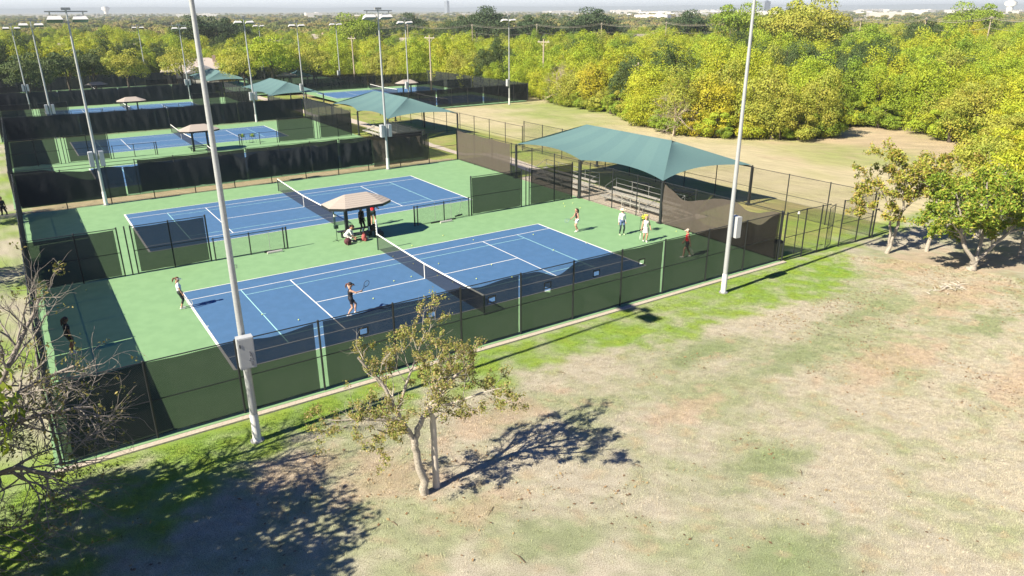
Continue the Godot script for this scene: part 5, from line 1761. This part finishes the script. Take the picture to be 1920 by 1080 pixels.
func build_people():
	make_hands()
	var white := Color(0.78, 0.80, 0.82)
	var black := Color(0.018, 0.018, 0.022)
	var at := Vector3(-0.44, 0, 2.36)
	person("person in white tee, white visor and dark leggings waiting behind the baseline", at, 1.45, {"top": Color(0.62, 0.72, 0.78), "bottom": Color(0.012, 0.02, 0.025), "leg": 0.8, "hat": Color(0.85, 0.84, 0.8), "hat_kind": "visor", "tail": true, "hair": Color(0.12, 0.05, 0.03), "sleeve": 0.4, "scale": 0.97, "lean": -0.03, "nod": 0.3, "hands": [Vector3(0.22, 0.80, 0.12), Vector3(-0.22, 0.80, 0.14)], "grip": [0, 1], "girth": 1.1})
	racket("racket pointing down in the hand of the person with the white visor", hand_at(at, 1.45, Vector3(-0.22, 0.73, 0.18), 0.97), Vector3(0.55, -1.0, 0.25), Vector3(0.3, 0, 1), Color(0.7, 0.7, 0.66))
	person("person in dark clothes and white shoes standing in the fence shade", Vector3(-5.61, 0, 5.2), 1.9, {"top": Color(0.015, 0.018, 0.025), "bottom": Color(0.012, 0.014, 0.02), "leg": 0.5, "skin": Color(0.20, 0.10, 0.07), "long_hair": true, "sleeve": 0.4, "lean": 0.06, "nod": 0.3})
	at = Vector3(6.43, 0, 8.09)
	person("person in black tank top and black cap swinging a racket behind the lawn tree", at, 1.3, {"top": black, "bottom": Color(0.015, 0.015, 0.02), "leg": 0.6, "sleeve": 0.0, "hat": black, "tail": true, "hair": Color(0.10, 0.04, 0.03), "hands": [Vector3(0.22, 1.52, 0.14), Vector3(-0.20, 1.28, 0.50)], "grip": [0, 1], "feet": [Vector3(0.14, 0, 0.22), Vector3(-0.14, 0, -0.18)], "hip": 0.89})
	racket("black racket raised by the person in the black tank top", hand_at(at, 1.3, Vector3(-0.205, 1.30, 0.56)), Vector3(0.75, 0.75, -0.1), Vector3(0.2, 0.2, 1))
	at = Vector3(24.86, 0, 3.05)
	person("person in black top and white shorts with long dark hair holding a racket out", at, -1.75, {"top": Color(0.03, 0.015, 0.02), "bottom": white, "leg": 0.4, "sleeve": 0.1, "long_hair": true, "scale": 0.95, "lean": 0.12, "hands": [Vector3(0.22, 0.98, 0.28), Vector3(-0.2, 0.98, 0.36)], "grip": [0, 1], "feet": [Vector3(0.12, 0, 0.1), Vector3(-0.12, 0, -0.12)], "hip": 0.9})
	racket("pale racket held out by the person with long dark hair", hand_at(at, -1.75, Vector3(-0.2, 0.96, 0.42), 0.95), Vector3(-1.0, -0.15, 0.15), Vector3(0, 0.5, 1), Color(0.25, 0.4, 0.4))
	person("person in white long sleeves, straw hat and blue shorts over dark leggings", Vector3(26.84, 0, 5.35), -0.35, {"top": white, "bottom": Color(0.10, 0.15, 0.30), "leg": 0.5, "under": Color(0.015, 0.03, 0.04), "sleeve": 1.0, "hat": Color(0.72, 0.62, 0.46), "hat_kind": "brim", "scale": 1.04, "shoe": Color(0.45, 0.55, 0.35), "feet": [Vector3(0.16, 0, 0.0), Vector3(-0.14, 0, 0.06)]})
	at = Vector3(27.05, 0, 7.4)
	person("person in white tank top and white skirt in front of the ball cart", at, -0.5, {"top": Color(0.82, 0.82, 0.80), "bottom": Color(0.72, 0.70, 0.68), "leg": 0.0, "skirt": true, "sleeve": 0.0, "hair": Color(0.35, 0.22, 0.10), "tail": true, "hands": [Vector3(0.30, 0.92, 0.08), Vector3(-0.30, 0.84, 0.1)], "grip": [0, 1], "feet": [Vector3(0.08, 0, 0.08), Vector3(-0.08, 0, -0.06)]})
	racket("white racket hanging down beside the person in the white skirt", hand_at(at, -0.5, Vector3(-0.33, 0.76, 0.12)), Vector3(-0.25, -1.0, 0.2), Vector3(0.5, 0, 1), Color(0.75, 0.75, 0.72))
	at = Vector3(26.92, 0, 11.19)
	person("person in red shirt and dark shorts walking behind the lawn fence", at, -2.2, {"top": Color(0.85, 0.02, 0.04), "bottom": Color(0.02, 0.03, 0.035), "leg": 0.5, "sleeve": 0.2, "hat": Color(0.5, 0.42, 0.35), "scale": 1.02, "feet": [Vector3(0.1, 0, 0.25), Vector3(-0.1, 0, -0.22)], "hands": [Vector3(0.26, 0.85, -0.12), Vector3(-0.26, 0.85, 0.2)], "grip": [1, 0]})
	racket("racket carried low by the person in the red shirt", hand_at(at, -2.2, Vector3(0.27, 0.79, -0.1)), Vector3(0.3, -1, 0.3), Vector3(1, 0, 0.3), Color(0.5, 0.5, 0.5))
	person("person in bright red top and dark shorts standing just beyond the shelter", Vector3(13.95, 0, -6.3), 2.4, {"top": Color(0.80, 0.012, 0.025), "bottom": Color(0.015, 0.03, 0.03), "leg": 0.5, "sleeve": 0.6, "lean": 0.2, "scale": 1.1, "hands": [Vector3(0.25, 1.2, 0.35), Vector3(-0.25, 1.05, 0.4)], "girth": 1.25, "hair": Color(0.06, 0.04, 0.03)})
	person("person in black standing in the shade under the shelter", Vector3(12.55, 0, -5.0), 0.4, {"top": black, "bottom": black, "leg": 1.0, "sleeve": 0.5, "scale": 1.08, "skin": Color(0.28, 0.16, 0.11), "shoe": Color(0.03, 0.03, 0.03), "girth": 1.1, "nod": 0.4})
	person("person in white crouching over bags at the shelter's near corner", Vector3(10.97, 0, -3.55), 0.9, {"top": white, "bottom": Color(0.70, 0.70, 0.68), "leg": 1.0, "sleeve": 0.8, "lean": 0.75, "hip": 0.50, "hipz": -0.15, "hands": [Vector3(0.14, 0.35, 0.42), Vector3(-0.14, 0.35, 0.44)], "feet": [Vector3(0.12, 0, 0.12), Vector3(-0.12, 0, -0.1)], "nod": 0.4, "skin": Color(0.45, 0.22, 0.15)})
	person("person in dark clothes walking on the grass outside the left fence", Vector3(-7.75, -0.5, -25.6), 0.6, {"top": Color(0.02, 0.03, 0.04), "bottom": Color(0.02, 0.02, 0.03), "leg": 1.0, "feet": [Vector3(0.1, 0, 0.2), Vector3(-0.1, 0, -0.2)], "skin": Color(0.2, 0.11, 0.08)})

# ---------------------------------------------------------------- things on and round the courts
func bag(label: String, at: Vector3, r: Vector3, col: Color, turn := 0.0, cat := "bag"):
	var t := thing("sports_bag" if cat == "bag" else "water_bottle", label, cat, at, turn)
	var b := MB.new()
	b.col = col
	if cat == "bag":
		b.ball(Vector3(0, r.y * 0.92, 0), r, 12, 8)
		b.box(Vector3(0, r.y * 0.5, r.z * 0.75), Vector3(r.x * 1.1, r.y * 0.8, r.z * 0.5))
		obj("body", b, mats["vcol"], t)
		b = MB.new()
		b.col = col * 0.6
		b.tube([Vector3(-r.x * 0.5, r.y * 1.7, 0), Vector3(-r.x * 0.3, r.y * 2.3, 0), Vector3(r.x * 0.3, r.y * 2.3, 0), Vector3(r.x * 0.5, r.y * 1.7, 0)], [0.015, 0.015, 0.015, 0.015], 5)
		obj("handle", b, mats["vcol"], t)
	else:
		b.tube([Vector3.ZERO, Vector3(0, r.y * 0.75, 0), Vector3(0, r.y * 0.9, 0)], [r.x, r.x, r.x * 0.5], 10)
		obj("bottle", b, mats["vcol"], t)
		b = MB.new()
		b.col = Color(0.05, 0.06, 0.08)
		b.tube([Vector3(0, r.y * 0.9, 0), Vector3(0, r.y, 0)], [r.x * 0.45, r.x * 0.4], 8)
		obj("cap", b, mats["vcol"], t)

func ball_cart(label: String, at: Vector3, fill: Color, h := 0.75):
	var t := thing("ball_cart", label, "ball cart", at, 0.5)
	var b := MB.new()
	for x in [-0.25, 0.25]:
		for z in [-0.2, 0.2]:
			b.tube([Vector3(x * 1.25, 0, z * 1.25), Vector3(x, h, z), Vector3(x, h + 0.36, z)], [0.012, 0.012, 0.012], 5)
	obj("legs", b, mats["black_steel"], t)
	b = MB.new()
	for y in [0.0, 0.12, 0.24, 0.36]:
		b.tube([Vector3(-0.27, h + y, -0.22), Vector3(0.27, h + y, -0.22), Vector3(0.27, h + y, 0.22), Vector3(-0.27, h + y, 0.22), Vector3(-0.27, h + y, -0.22)], [0.008, 0.008, 0.008, 0.008, 0.008], 4, false)
	for k in 9: b.tube([Vector3(-0.27 + k * 0.0675, h, -0.22), Vector3(-0.27 + k * 0.0675, h, 0.22)], [0.006, 0.006], 4, false)
	obj("basket", b, mats["black_steel"], t)
	b = MB.new()
	rng.seed = 9
	b.col = fill
	for k in 110:
		b.ball(Vector3(rng.randf_range(-0.22, 0.22), h + 0.04 + rng.randf() * 0.32, rng.randf_range(-0.17, 0.17)), Vector3.ONE * 0.034, 6, 4)
	tag(obj("ball_fill", b, mats["vcol"], t), "", "", "", "stuff")

func squeegee(label: String, at: Vector3, lean_to: Vector3, turn: float):
	var t := thing("court_squeegee", label, "squeegee", at, turn)
	var b := MB.new()
	b.tube([Vector3(0, 0.05, 0), lean_to], [0.013, 0.013], 6)
	obj("handle", b, mats["galvanised"], t)
	b = MB.new()
	b.box(Vector3(0, 0.05, 0), Vector3(0.75, 0.09, 0.05))
	b.box(Vector3(0, 0.09, 0), Vector3(0.2, 0.05, 0.06))
	obj("head", b, mats["black_steel"], t)

func build_small_things():
	var m := M("ball_felt", lin(0.66, 0.74, 0.22), 0.95)
	var bm := MB.new()
	bm.ball(Vector3.ZERO, Vector3.ONE * 0.035, 10, 8)
	var seam := MB.new()
	var sp := []
	var sr := []
	for k in 17:
		var a := TAU * k / 16.0
		sp.append(Vector3(cos(a), 0.45 * sin(2.0 * a), sin(a)).normalized() * 0.0345)
		sr.append(0.0015)
	seam.tube(sp, sr, 4, false)
	var ball := bm.mesh()
	var seam_m := seam.mesh()
	for q in [[830.7, 441.7], [887.7, 450], [772.7, 460.7], [737, 481], [775, 494.7], [822.7, 494.7], [771.3, 519], [738.7, 527], [820.3, 516.7], [849, 529], [893.3, 523], [921.7, 496.7], [1038, 469], [1100, 455.7], [1056.7, 381.5], [1074, 381], [1088, 390], [1059, 387], [68.3, 550], [95, 555], [100, 553], [107, 567], [162, 544], [491.7, 590], [150.7, 626], [1268, 434], [700, 560], [560, 600], [960, 520], [1000, 440]]:
		var p := on_level(q[0], q[1], 0.03)
		var where := "green surround" if (p.x < -0.2 or p.x > 23.9 or p.z < -0.2) else "blue court"
		var t := thing("tennis_ball", "yellow tennis ball lying on the %s of the near court" % where, "ball", Vector3(p.x, 0.045, p.z), q[0], "tennis balls lying on the %s" % where)
		obj("felt", ball, m, t)
		obj("seam", seam_m, mats["line_white"], t)
	ball_cart("ball cart full of yellow balls at the bleacher end of the near court", Vector3(28.55, 0, 5.75), Color(0.80, 0.82, 0.08), 0.85)
	ball_cart("ball cart beside the low fence of the second block, first of two", Vector3(16.9, -0.85, -51.9), Color(0.35, 0.5, 0.1))
	ball_cart("ball cart beside the low fence of the second block, next to the bleacher end", Vector3(18.0, -0.85, -51.5), Color(0.35, 0.5, 0.1))
	# gear round the shelter
	var sh := Vector3(12.0, 0, -4.25)
	bag("black sports bag on the bench at the shelter's left post", sh + Vector3(-0.95, 0.475, 0.5), Vector3(0.32, 0.2, 0.2), Color(0.012, 0.012, 0.015))
	bag("small black bag on the far bench of the shelter", sh + Vector3(-0.3, 0.475, -0.5), Vector3(0.22, 0.17, 0.15), Color(0.015, 0.015, 0.02))
	bag("black backpack under the shelter's right post", sh + Vector3(0.95, 0.475, 0.45), Vector3(0.26, 0.22, 0.18), Color(0.02, 0.02, 0.03))
	bag("red and grey bag lying on the court in front of the shelter", Vector3(11.95, 0, -3.25), Vector3(0.2, 0.26, 0.16), Color(0.42, 0.10, 0.10), 0.6)
	bag("maroon patterned bag beside the crouching person", Vector3(10.75, 0, -3.1), Vector3(0.26, 0.24, 0.2), Color(0.10, 0.03, 0.04), 0.2)
	bag("dark cooler bag at the foot of the shelter's right post", sh + Vector3(1.15, 0, 0.8), Vector3(0.3, 0.24, 0.2), Color(0.02, 0.025, 0.035))
	bag("white bottle on the near bench of the shelter", sh + Vector3(0.1, 0.475, 0.5), Vector3(0.045, 0.3, 0.045), Color(0.8, 0.82, 0.82), 0.0, "bottle")
	bag("clear tall bottle on the near bench beside the right post", sh + Vector3(0.55, 0.475, 0.5), Vector3(0.045, 0.34, 0.045), Color(0.6, 0.68, 0.7), 0.0, "bottle")
	bag("silver bottle standing beside the red bag", Vector3(12.25, 0, -3.35), Vector3(0.05, 0.3, 0.05), Color(0.5, 0.58, 0.6), 0.0, "bottle")
	var st := thing("score_stand", "thin dark stand with a pale top and small tray left of the shelter", "stand", Vector3(10.48, 0, -4.3))
	var b := MB.new()
	b.tube([Vector3.ZERO, Vector3(0, 1.75, 0)], [0.022, 0.018], 6)
	b.tube([Vector3(-0.3, 0.01, 0), Vector3(0.3, 0.01, 0)], [0.018, 0.018], 5)
	b.tube([Vector3(0, 0.01, -0.3), Vector3(0, 0.01, 0.3)], [0.018, 0.018], 5)
	obj("pole", b, mats["net_green"], st)
	b = MB.new()
	b.box(Vector3(0, 0.95, 0), Vector3(0.26, 0.22, 0.2))
	obj("tray", b, mats["net_green"], st)
	b = MB.new()
	b.box(Vector3(0, 1.72, 0), Vector3(0.16, 0.16, 0.12))
	obj("top", b, mats["line_white"], st)
	squeegee("court squeegee leaning on the low fence left of the shelter", Vector3(6.1, 0, -4.4), Vector3(0.05, 1.36, -0.12), 0.0)
	squeegee("court squeegee leaning on the low fence right of the shelter", Vector3(17.9, 0, -4.4), Vector3(0.05, 1.5, -0.15), 0.0)
	squeegee("second court squeegee leaning farther along the right low fence", Vector3(19.2, 0, -4.45), Vector3(0.1, 1.5, -0.12), 0.0)
	squeegee("court squeegee on the far side of the right low fence", Vector3(20.2, 0, -5.1), Vector3(0.0, 1.45, 0.42), 0.3)
	for q in [[6.3, "left"], [18.6, "right"]]:
		b = MB.new()
		b.box(Vector3(0, 0.05, 0), Vector3(0.95, 0.1, 0.16))
		b.tube([Vector3(-0.45, 0.1, 0), Vector3(0.45, 0.1, 0)], [0.05, 0.05], 8)
		tag(obj("court_roller", b, mats["aluminium"], null, Vector3(q[0], 0, -4.1)), "pale drying roller lying along the %s low fence" % q[1], "roller")
	# bin and post inside the gate corner, picnic tables on the grass strip
	var bn := thing("litter_bin", "olive litter bin behind the corner of the screened fence", "bin", Vector3(31.75, -0.05, 14.1))
	b = MB.new()
	b.col = Color(0.20, 0.20, 0.13)
	b.tube([Vector3.ZERO, Vector3(0, 0.9, 0)], [0.28, 0.31], 12)
	obj("drum", b, mats["vcol"], bn)
	b = MB.new()
	b.col = Color(0.04, 0.04, 0.04)
	b.tube([Vector3(0, 0.9, 0), Vector3(0, 0.96, 0), Vector3(0, 1.04, 0)], [0.33, 0.33, 0.2], 12)
	obj("lid", b, mats["vcol"], bn)
	var ps := thing("marker_post", "thin dark post with a pale cap inside the open fence", "post", Vector3(33.0, -0.06, 14.4))
	b = MB.new()
	b.tube([Vector3.ZERO, Vector3(0, 2.6, 0)], [0.03, 0.025], 6)
	obj("post", b, mats["black_steel"], ps)
	b = MB.new()
	b.tube([Vector3(0, 2.58, 0), Vector3(0, 2.72, 0)], [0.09, 0.05], 8)
	obj("cap", b, mats["line_white"], ps)
	for q in [[36.6, -3.2, "first"], [37.4, 0.8, "second"]]:
		var pt := thing("picnic_table", "dark picnic table on the shaded grass behind the bleacher, %s from the divider" % q[2], "table", Vector3(q[0], -0.06, q[1]), 0.3)
		b = MB.new()
		b.box(Vector3(0, 0.74, 0), Vector3(0.75, 0.05, 1.8))
		obj("top", b, mats["net_green"], pt)
		for x in [-0.7, 0.7]:
			b = MB.new()
			b.box(Vector3(x, 0.44, 0), Vector3(0.26, 0.05, 1.8))
			obj("seat", b, mats["net_green"], pt)
		b = MB.new()
		for z in [-0.6, 0.6]:
			b.bar(Vector3(-0.75, 0.0, z), Vector3(0.3, 0.72, z), 0.05, 0.05)
			b.bar(Vector3(0.75, 0.0, z), Vector3(-0.3, 0.72, z), 0.05, 0.05)
			b.bar(Vector3(-0.8, 0.42, z), Vector3(0.8, 0.42, z), 0.05, 0.05)
		obj("legs", b, mats["black_steel"], pt)
	# a heap of bleached sticks on the dry lawn
	b = MB.new()
	rng.seed = 61
	b.col = Color(0.62, 0.58, 0.5)
	for k in 26:
		var p := Vector3(rng.randfn(0, 0.75), 0.03 + rng.randf() * 0.06, rng.randfn(0, 0.3))
		var d := Vector3(rng.randf_range(-1, 1), rng.randf_range(-0.05, 0.15), rng.randf_range(-0.6, 0.6)).normalized() * rng.randf_range(0.25, 0.75)
		b.tube([p, p + d * 0.5 + Vector3.UP * 0.02, p + d], [0.025, 0.02, 0.008], 5)
	tag(obj("stick_heap", b, mats["vcol"], null, Vector3(34.6, -0.04, 23.0)), "heap of bleached sticks lying on the dry lawn", "sticks")
	# single fallen twigs
	for q in [[985, 1055], [925, 950], [1060, 700], [745, 985], [1500, 880], [1190, 870]]:
		var p := on_level(q[0], q[1], -0.04)
		b = MB.new()
		b.col = Color(0.16, 0.11, 0.07)
		var a := rng.randf() * TAU
		var d := Vector3(cos(a), 0, sin(a)) * rng.randf_range(0.3, 0.6)
		b.tube([Vector3.ZERO, d * 0.5 + Vector3(0.03, 0.02, 0), d], [0.014, 0.011, 0.005], 5)
		b.tube([d * 0.5, d * 0.5 + Vector3(-d.z, 0.1, d.x) * 0.4], [0.008, 0.003], 4)
		tag(obj("fallen_twig", b, mats["vcol"], null, p), "brown fallen twig lying on the lawn", "twig", "fallen twigs on the lawn")

# ---------------------------------------------------------------- beyond the wood
func house(label: String, at: Vector3, size: Vector3, roof_h: float, turn: float, wall: Color, roofc: Color, hip := true, group := "", windows := 3):
	var t := thing("house", label, "house", at, turn, group)
	var b := MB.new()
	b.col = wall
	b.box(Vector3(0, size.y / 2 - 0.3, 0), Vector3(size.x, size.y + 0.6, size.z))
	obj("wall", b, mats["vcol"], t)
	b = MB.new()
	b.col = roofc
	var ox := size.x / 2 + 0.5
	var oz := size.z / 2 + 0.5
	var ins := oz if hip else 0.0
	var y := size.y
	var r0 := Vector3(-ox + ins, y + roof_h, 0)
	var r1 := Vector3(ox - ins, y + roof_h, 0)
	var c := [Vector3(-ox, y, -oz), Vector3(ox, y, -oz), Vector3(ox, y, oz), Vector3(-ox, y, oz)]
	b.quad(c[0], c[1], r1, r0, Vector3(0, 1, -1))
	b.quad(c[3], c[2], r1, r0, Vector3(0, 1, 1))
	b.tri(c[0], c[3], r0, Vector3(-1, 0.3, 0))
	b.tri(c[1], c[2], r1, Vector3(1, 0.3, 0))
	b.quad(c[0], c[1], c[2], c[3], Vector3.DOWN)
	var rf := obj("roof", b, mats["vcol"], t)
	if hip:
		b = MB.new()
		b.col = Color(0.45, 0.33, 0.27)
		b.box(Vector3(ox * 0.45, y + roof_h * 0.9, oz * 0.25), Vector3(0.8, 1.8, 0.8))
		obj("chimney", b, mats["vcol"], rf)
	for k in windows:
		for s in [-1.0, 1.0]:
			b = MB.new()
			b.col = Color(0.05, 0.06, 0.08)
			b.box(Vector3(lerpf(-0.35, 0.35, k / maxf(windows - 1, 1)) * size.x, size.y * 0.55, s * (size.z / 2 + 0.02)), Vector3(1.1, 1.2, 0.06))
			obj("window", b, mats["vcol"], t)

func build_background():
	var tan := Color(0.50, 0.42, 0.36)
	var grey := Color(0.24, 0.22, 0.21)
	# clubhouse behind the farthest canopy, with a gabled porch
	var p := at_range(355, 212)
	house("grey roofed clubhouse behind the farthest canopy and trees", p, Vector3(17, 3.4, 11), 3.0, -0.2, tan, Color(0.42, 0.37, 0.34), true, "", 4)
	p = at_range(362, 199)
	house("white gabled porch in front of the grey roofed clubhouse", p, Vector3(5, 3.0, 7), 1.7, 1.35, Color(0.72, 0.72, 0.70), Color(0.40, 0.39, 0.40), false, "", 2)
	var n := 0
	for q in [[105, 300, 12, 0.3, 0], [240, 285, 15, -0.4, 1], [250, 330, 14, 0.9, 0], [380, 340, 14, 0.1, 1], [505, 300, 13, 0.4, 2], [590, 360, 14, -0.2, 0], [755, 300, 14, 0.2, 1], [835, 310, 16, 0.3, 2], [880, 330, 14, -0.1, 0], [985, 330, 15, 0.2, 2], [1040, 340, 14, 0.5, 1], [1210, 330, 16, 0.1, 0], [1340, 300, 13, 0.3, 1], [1585, 260, 11, -0.3, 0], [1655, 225, 13, 0.5, 3], [1455, 250, 13, -0.5, 4], [1780, 330, 15, 0.2, 1], [1880, 300, 14, -0.4, 2]]:
		n += 1
		p = at_range(q[0], q[1])
		var wl: Color = [tan, Color(0.55, 0.5, 0.45), Color(0.38, 0.26, 0.21), Color(0.50, 0.27, 0.20), Color(0.78, 0.76, 0.72)][q[4]]
		var rc: Color = [Color(0.30, 0.26, 0.24), Color(0.40, 0.35, 0.31), Color(0.22, 0.19, 0.18), Color(0.44, 0.40, 0.38), Color(0.75, 0.74, 0.72)][q[4]]
		var lab: String = ["tan house with a brown hipped roof among the trees", "beige house with a pale hipped roof among the trees", "brown brick house with a dark roof behind the power line", "red brick house with a pale roof beyond the yellow trees", "white walled house with a white roof beyond the wood"][q[4]]
		house(lab, p, Vector3(q[2], 4.6, 9), 3.2, q[3] + YAW * -1.0, wl, rc, q[4] != 4, lab.replace("house", "houses"))
	# utility poles and wires along the road behind the wood
	var line := []
	for k in 12:
		var f := k / 11.0
		var px := lerpf(640, 1985, f)
		line.append(at_range(px, lerpf(285, 238, f)))
	for k in line.size():
		utility_pole("wooden utility pole with cross arm on the power line behind the wood", line[k], 13.0, atan2(-(line[mini(k + 1, 11)] - line[maxi(k - 1, 0)]).z, (line[mini(k + 1, 11)] - line[maxi(k - 1, 0)]).x), "utility poles behind the wood")
	for k in line.size() - 1:
		for w in [[-1.0, 12.5], [1.0, 12.5], [0.0, 12.9], [0.0, 10.2]]:
			var d: Vector3 = (line[k + 1] - line[k]).normalized()
			var s: Vector3 = Vector3(-d.z, 0, d.x) * w[0]
			var a: Vector3 = line[k] + s + Vector3.UP * w[1]
			var e: Vector3 = line[k + 1] + s + Vector3.UP * w[1]
			var pts := []
			var rad := []
			for i in 9:
				var t := i / 8.0
				pts.append(a.lerp(e, t) - a - Vector3.UP * 1.0 * 4.0 * t * (1.0 - t))
				rad.append(0.035)
			var b := MB.new()
			b.col = Color(0.30, 0.28, 0.24)
			b.tube(pts, rad, 4, false)
			tag(obj("overhead_wire", b, mats["vcol"], null, a), "sagging overhead wire strung between utility poles behind the wood", "wire", "overhead wires of the power line")
	for q in [[803, 150, 11.3], [1020, 140, 10.4], [1203, 117, 7.3], [655, 185, 11.0]]:
		p = at_range(q[0], q[1])
		utility_pole(["utility pole rising from the yellow trees behind the field court", "T shaped utility pole beside the field floodlight", "weathered pole with a pale transformer at the wood's edge", "utility pole left of the field court trees"][[803, 1020, 1203, 655].find(q[0])], p, q[2], 0.4, "", q[0] == 1203)
	# water towers and the buildings of the town on the plain
	for q in [[198, 3300, 34, "white pedestal water tower on the plain beyond the left trees"], [1893, 2300, 33, "white water tower on the plain beyond the right edge of the wood"]]:
		p = at_range(q[0], q[1])
		var t := thing("water_tower", q[3], "water tower", p)
		var b := MB.new()
		b.col = Color(0.8, 0.8, 0.78)
		b.tube([Vector3.ZERO, Vector3(0, q[2] * 0.2, 0), Vector3(0, q[2] * 0.62, 0)], [q[2] * 0.26, q[2] * 0.2, q[2] * 0.24], 14)
		obj("pedestal", b, mats["vcol"], t)
		b = MB.new()
		b.col = Color(0.82, 0.82, 0.80)
		b.tube([Vector3(0, q[2] * 0.6, 0), Vector3(0, q[2] * 0.72, 0), Vector3(0, q[2] * 0.9, 0), Vector3(0, q[2], 0)], [q[2] * 0.26, q[2] * 0.42, q[2] * 0.42, q[2] * 0.2], 16)
		obj("tank", b, mats["vcol"], t)
	rng.seed = 808
	for k in 56:
		var px := rng.randf_range(300, 1940)
		if k < 36: px = rng.randf_range(1150, 1940)
		var d := rng.randf_range(1300, 4200)
		p = at_range(px, d)
		var w := rng.randf_range(25, 110)
		var h := rng.randf_range(6, 13)
		var b := MB.new()
		var g := rng.randf_range(0.5, 0.85)
		b.col = Color(g, g * 0.98, g * 0.95)
		b.box(Vector3(0, h / 2 - 0.5, 0), Vector3(w, h + 1.0, rng.randf_range(20, 50)))
		b.col = Color(g * 0.9, g * 0.9, g * 0.9)
		b.box(Vector3(w * 0.2, h + 0.6, 0), Vector3(w * 0.2, 1.4, 8))
		var o := obj("warehouse", b, mats["vcol"], null, p)
		o.rotation.y = -YAW + rng.randf_range(-0.4, 0.4)
		var lab: String = ["long ", "short "][int(w < 65)] + ["grey", "cream", "bright white"][int((g - 0.5) / 0.117)] + " warehouse on the hazy plain " + ("beyond the wood" if px > 900 else "beyond the courts")
		tag(o, lab, "building", lab.replace("warehouse", "warehouses"))
	for q in [[1433, 3600, 46, 40], [1475, 3900, 26, 50], [838, 4200, 60, 14]]:
		p = at_range(q[0], q[1])
		var b := MB.new()
		b.col = Color(0.22, 0.26, 0.32)
		b.box(Vector3(0, q[2] / 2.0, 0), Vector3(q[3], q[2], 30))
		b.box(Vector3(q[3] * 0.2, q[2] + 2.0, 0), Vector3(q[3] * 0.4, 5, 12))
		tag(obj("office_tower", b, mats["vcol"], null, p), ["dark office block rising above the far plain", "long grey office block on the far plain", "slim tower on the horizon behind the wood"][[1433, 1475, 838].find(q[0])], "building")
	# low blue ridge closing the plain
	var b := MB.new()
	b.col = Color(0.09, 0.12, 0.09)
	var P := []
	for j in 3:
		for k in 61:
			var a := lerpf(-0.75, 2.0, k / 60.0)
			var d := 9500.0 + 900.0 * j
			var h: float = [-12.0, 42.0, 52.0][j] + nz.get_noise_2d(k * 6.0, j * 40.0) * 26.0 * (1.0 if j else 0.0)
			P.append(Vector3(CAM.x + sin(a) * d, h, CAM.z - cos(a) * d))
	b.sheet(P, 60, 2, Vector3(0, 1, 0.5))
	struct("hills", b, mats["vcol"])

func utility_pole(label: String, at: Vector3, h: float, turn: float, group := "", drum := false):
	var t := thing("utility_pole", label, "utility pole", at, turn, group)
	var b := MB.new()
	b.col = Color(0.42, 0.36, 0.29)
	b.tube([Vector3(0, -0.5, 0), Vector3(0, h, 0)], [0.19, 0.13], 8)
	obj("shaft", b, mats["vcol"], t)
	b = MB.new()
	b.col = Color(0.46, 0.41, 0.34)
	b.bar(Vector3(0, h - 0.5, -1.25), Vector3(0, h - 0.5, 1.25), 0.14, 0.14)
	b.bar(Vector3(0.08, h - 1.4, 0), Vector3(0.08, h - 0.55, 0.8), 0.05, 0.05)
	b.bar(Vector3(0.08, h - 1.4, 0), Vector3(0.08, h - 0.55, -0.8), 0.05, 0.05)
	obj("cross_arm", b, mats["vcol"], t)
	b = MB.new()
	b.col = Color(0.55, 0.53, 0.5)
	for z in [-1.0, 0.0, 1.0]: b.tube([Vector3(0, h - 0.44, z), Vector3(0, h - 0.2, z)], [0.06, 0.04], 6)
	obj("insulator", b, mats["vcol"], t)
	if drum:
		b = MB.new()
		b.col = Color(0.66, 0.65, 0.62)
		b.tube([Vector3(0.4, h - 2.4, 0), Vector3(0.4, h - 1.3, 0)], [0.3, 0.3], 10)
		obj("transformer", b, mats["vcol"], t)

func _ready():
	nz.seed = 4
	nz.noise_type = FastNoiseLite.TYPE_SIMPLEX_SMOOTH
	nz.frequency = 0.05
	nz.fractal_octaves = 3
	setup_view()
	court_materials()
	build_ground()
	for k in 4: build_court_slab(k)
	build_paths()
	build_fences()
	build_nets()
	build_canopies()
	for k in 4: shelter(BLK[k] + Vector3([0.0, -0.1, -0.4, -0.6][k], 0, 0), "brown shingled court shelter " + ["with players resting between the two near courts", "of the second block behind the creased windscreens", "of the third block", "of the farthest block"][k])
	bleacher(Vector3(31.9, -0.01, 0.9), 7.4, "silver aluminium bleacher facing the near court under the big canopy")
	bleacher(Vector3(31.9, -0.01, -8.6), 7.4, "aluminium bleacher behind the divider screen under the big canopy")
	bleacher(Vector3(31.9, -0.86, -46.0), 9.0, "bleacher under the second canopy")
	build_poles()
	build_far_courts()
	tree_materials()
	build_near_trees()
	build_forest()
	build_far_wood()
	build_people()
	build_small_things()
	build_background()
	build_tufts()
	build_litter()

func build_nets():
	for k in 4:
		var w: String = ["near", "second", "third", "farthest"][k]
		net(BLK[k], "black tennis net with white headband on the court %s" % ["next to the lawn fence", "behind the second block's front fence", "in the front of the third block", "in the front of the farthest block"][k], "" , k == 0)
		net(BLK[k] + Vector3(-0.23, 0, -19.7), "black tennis net across the back court of the %s block" % w, "")
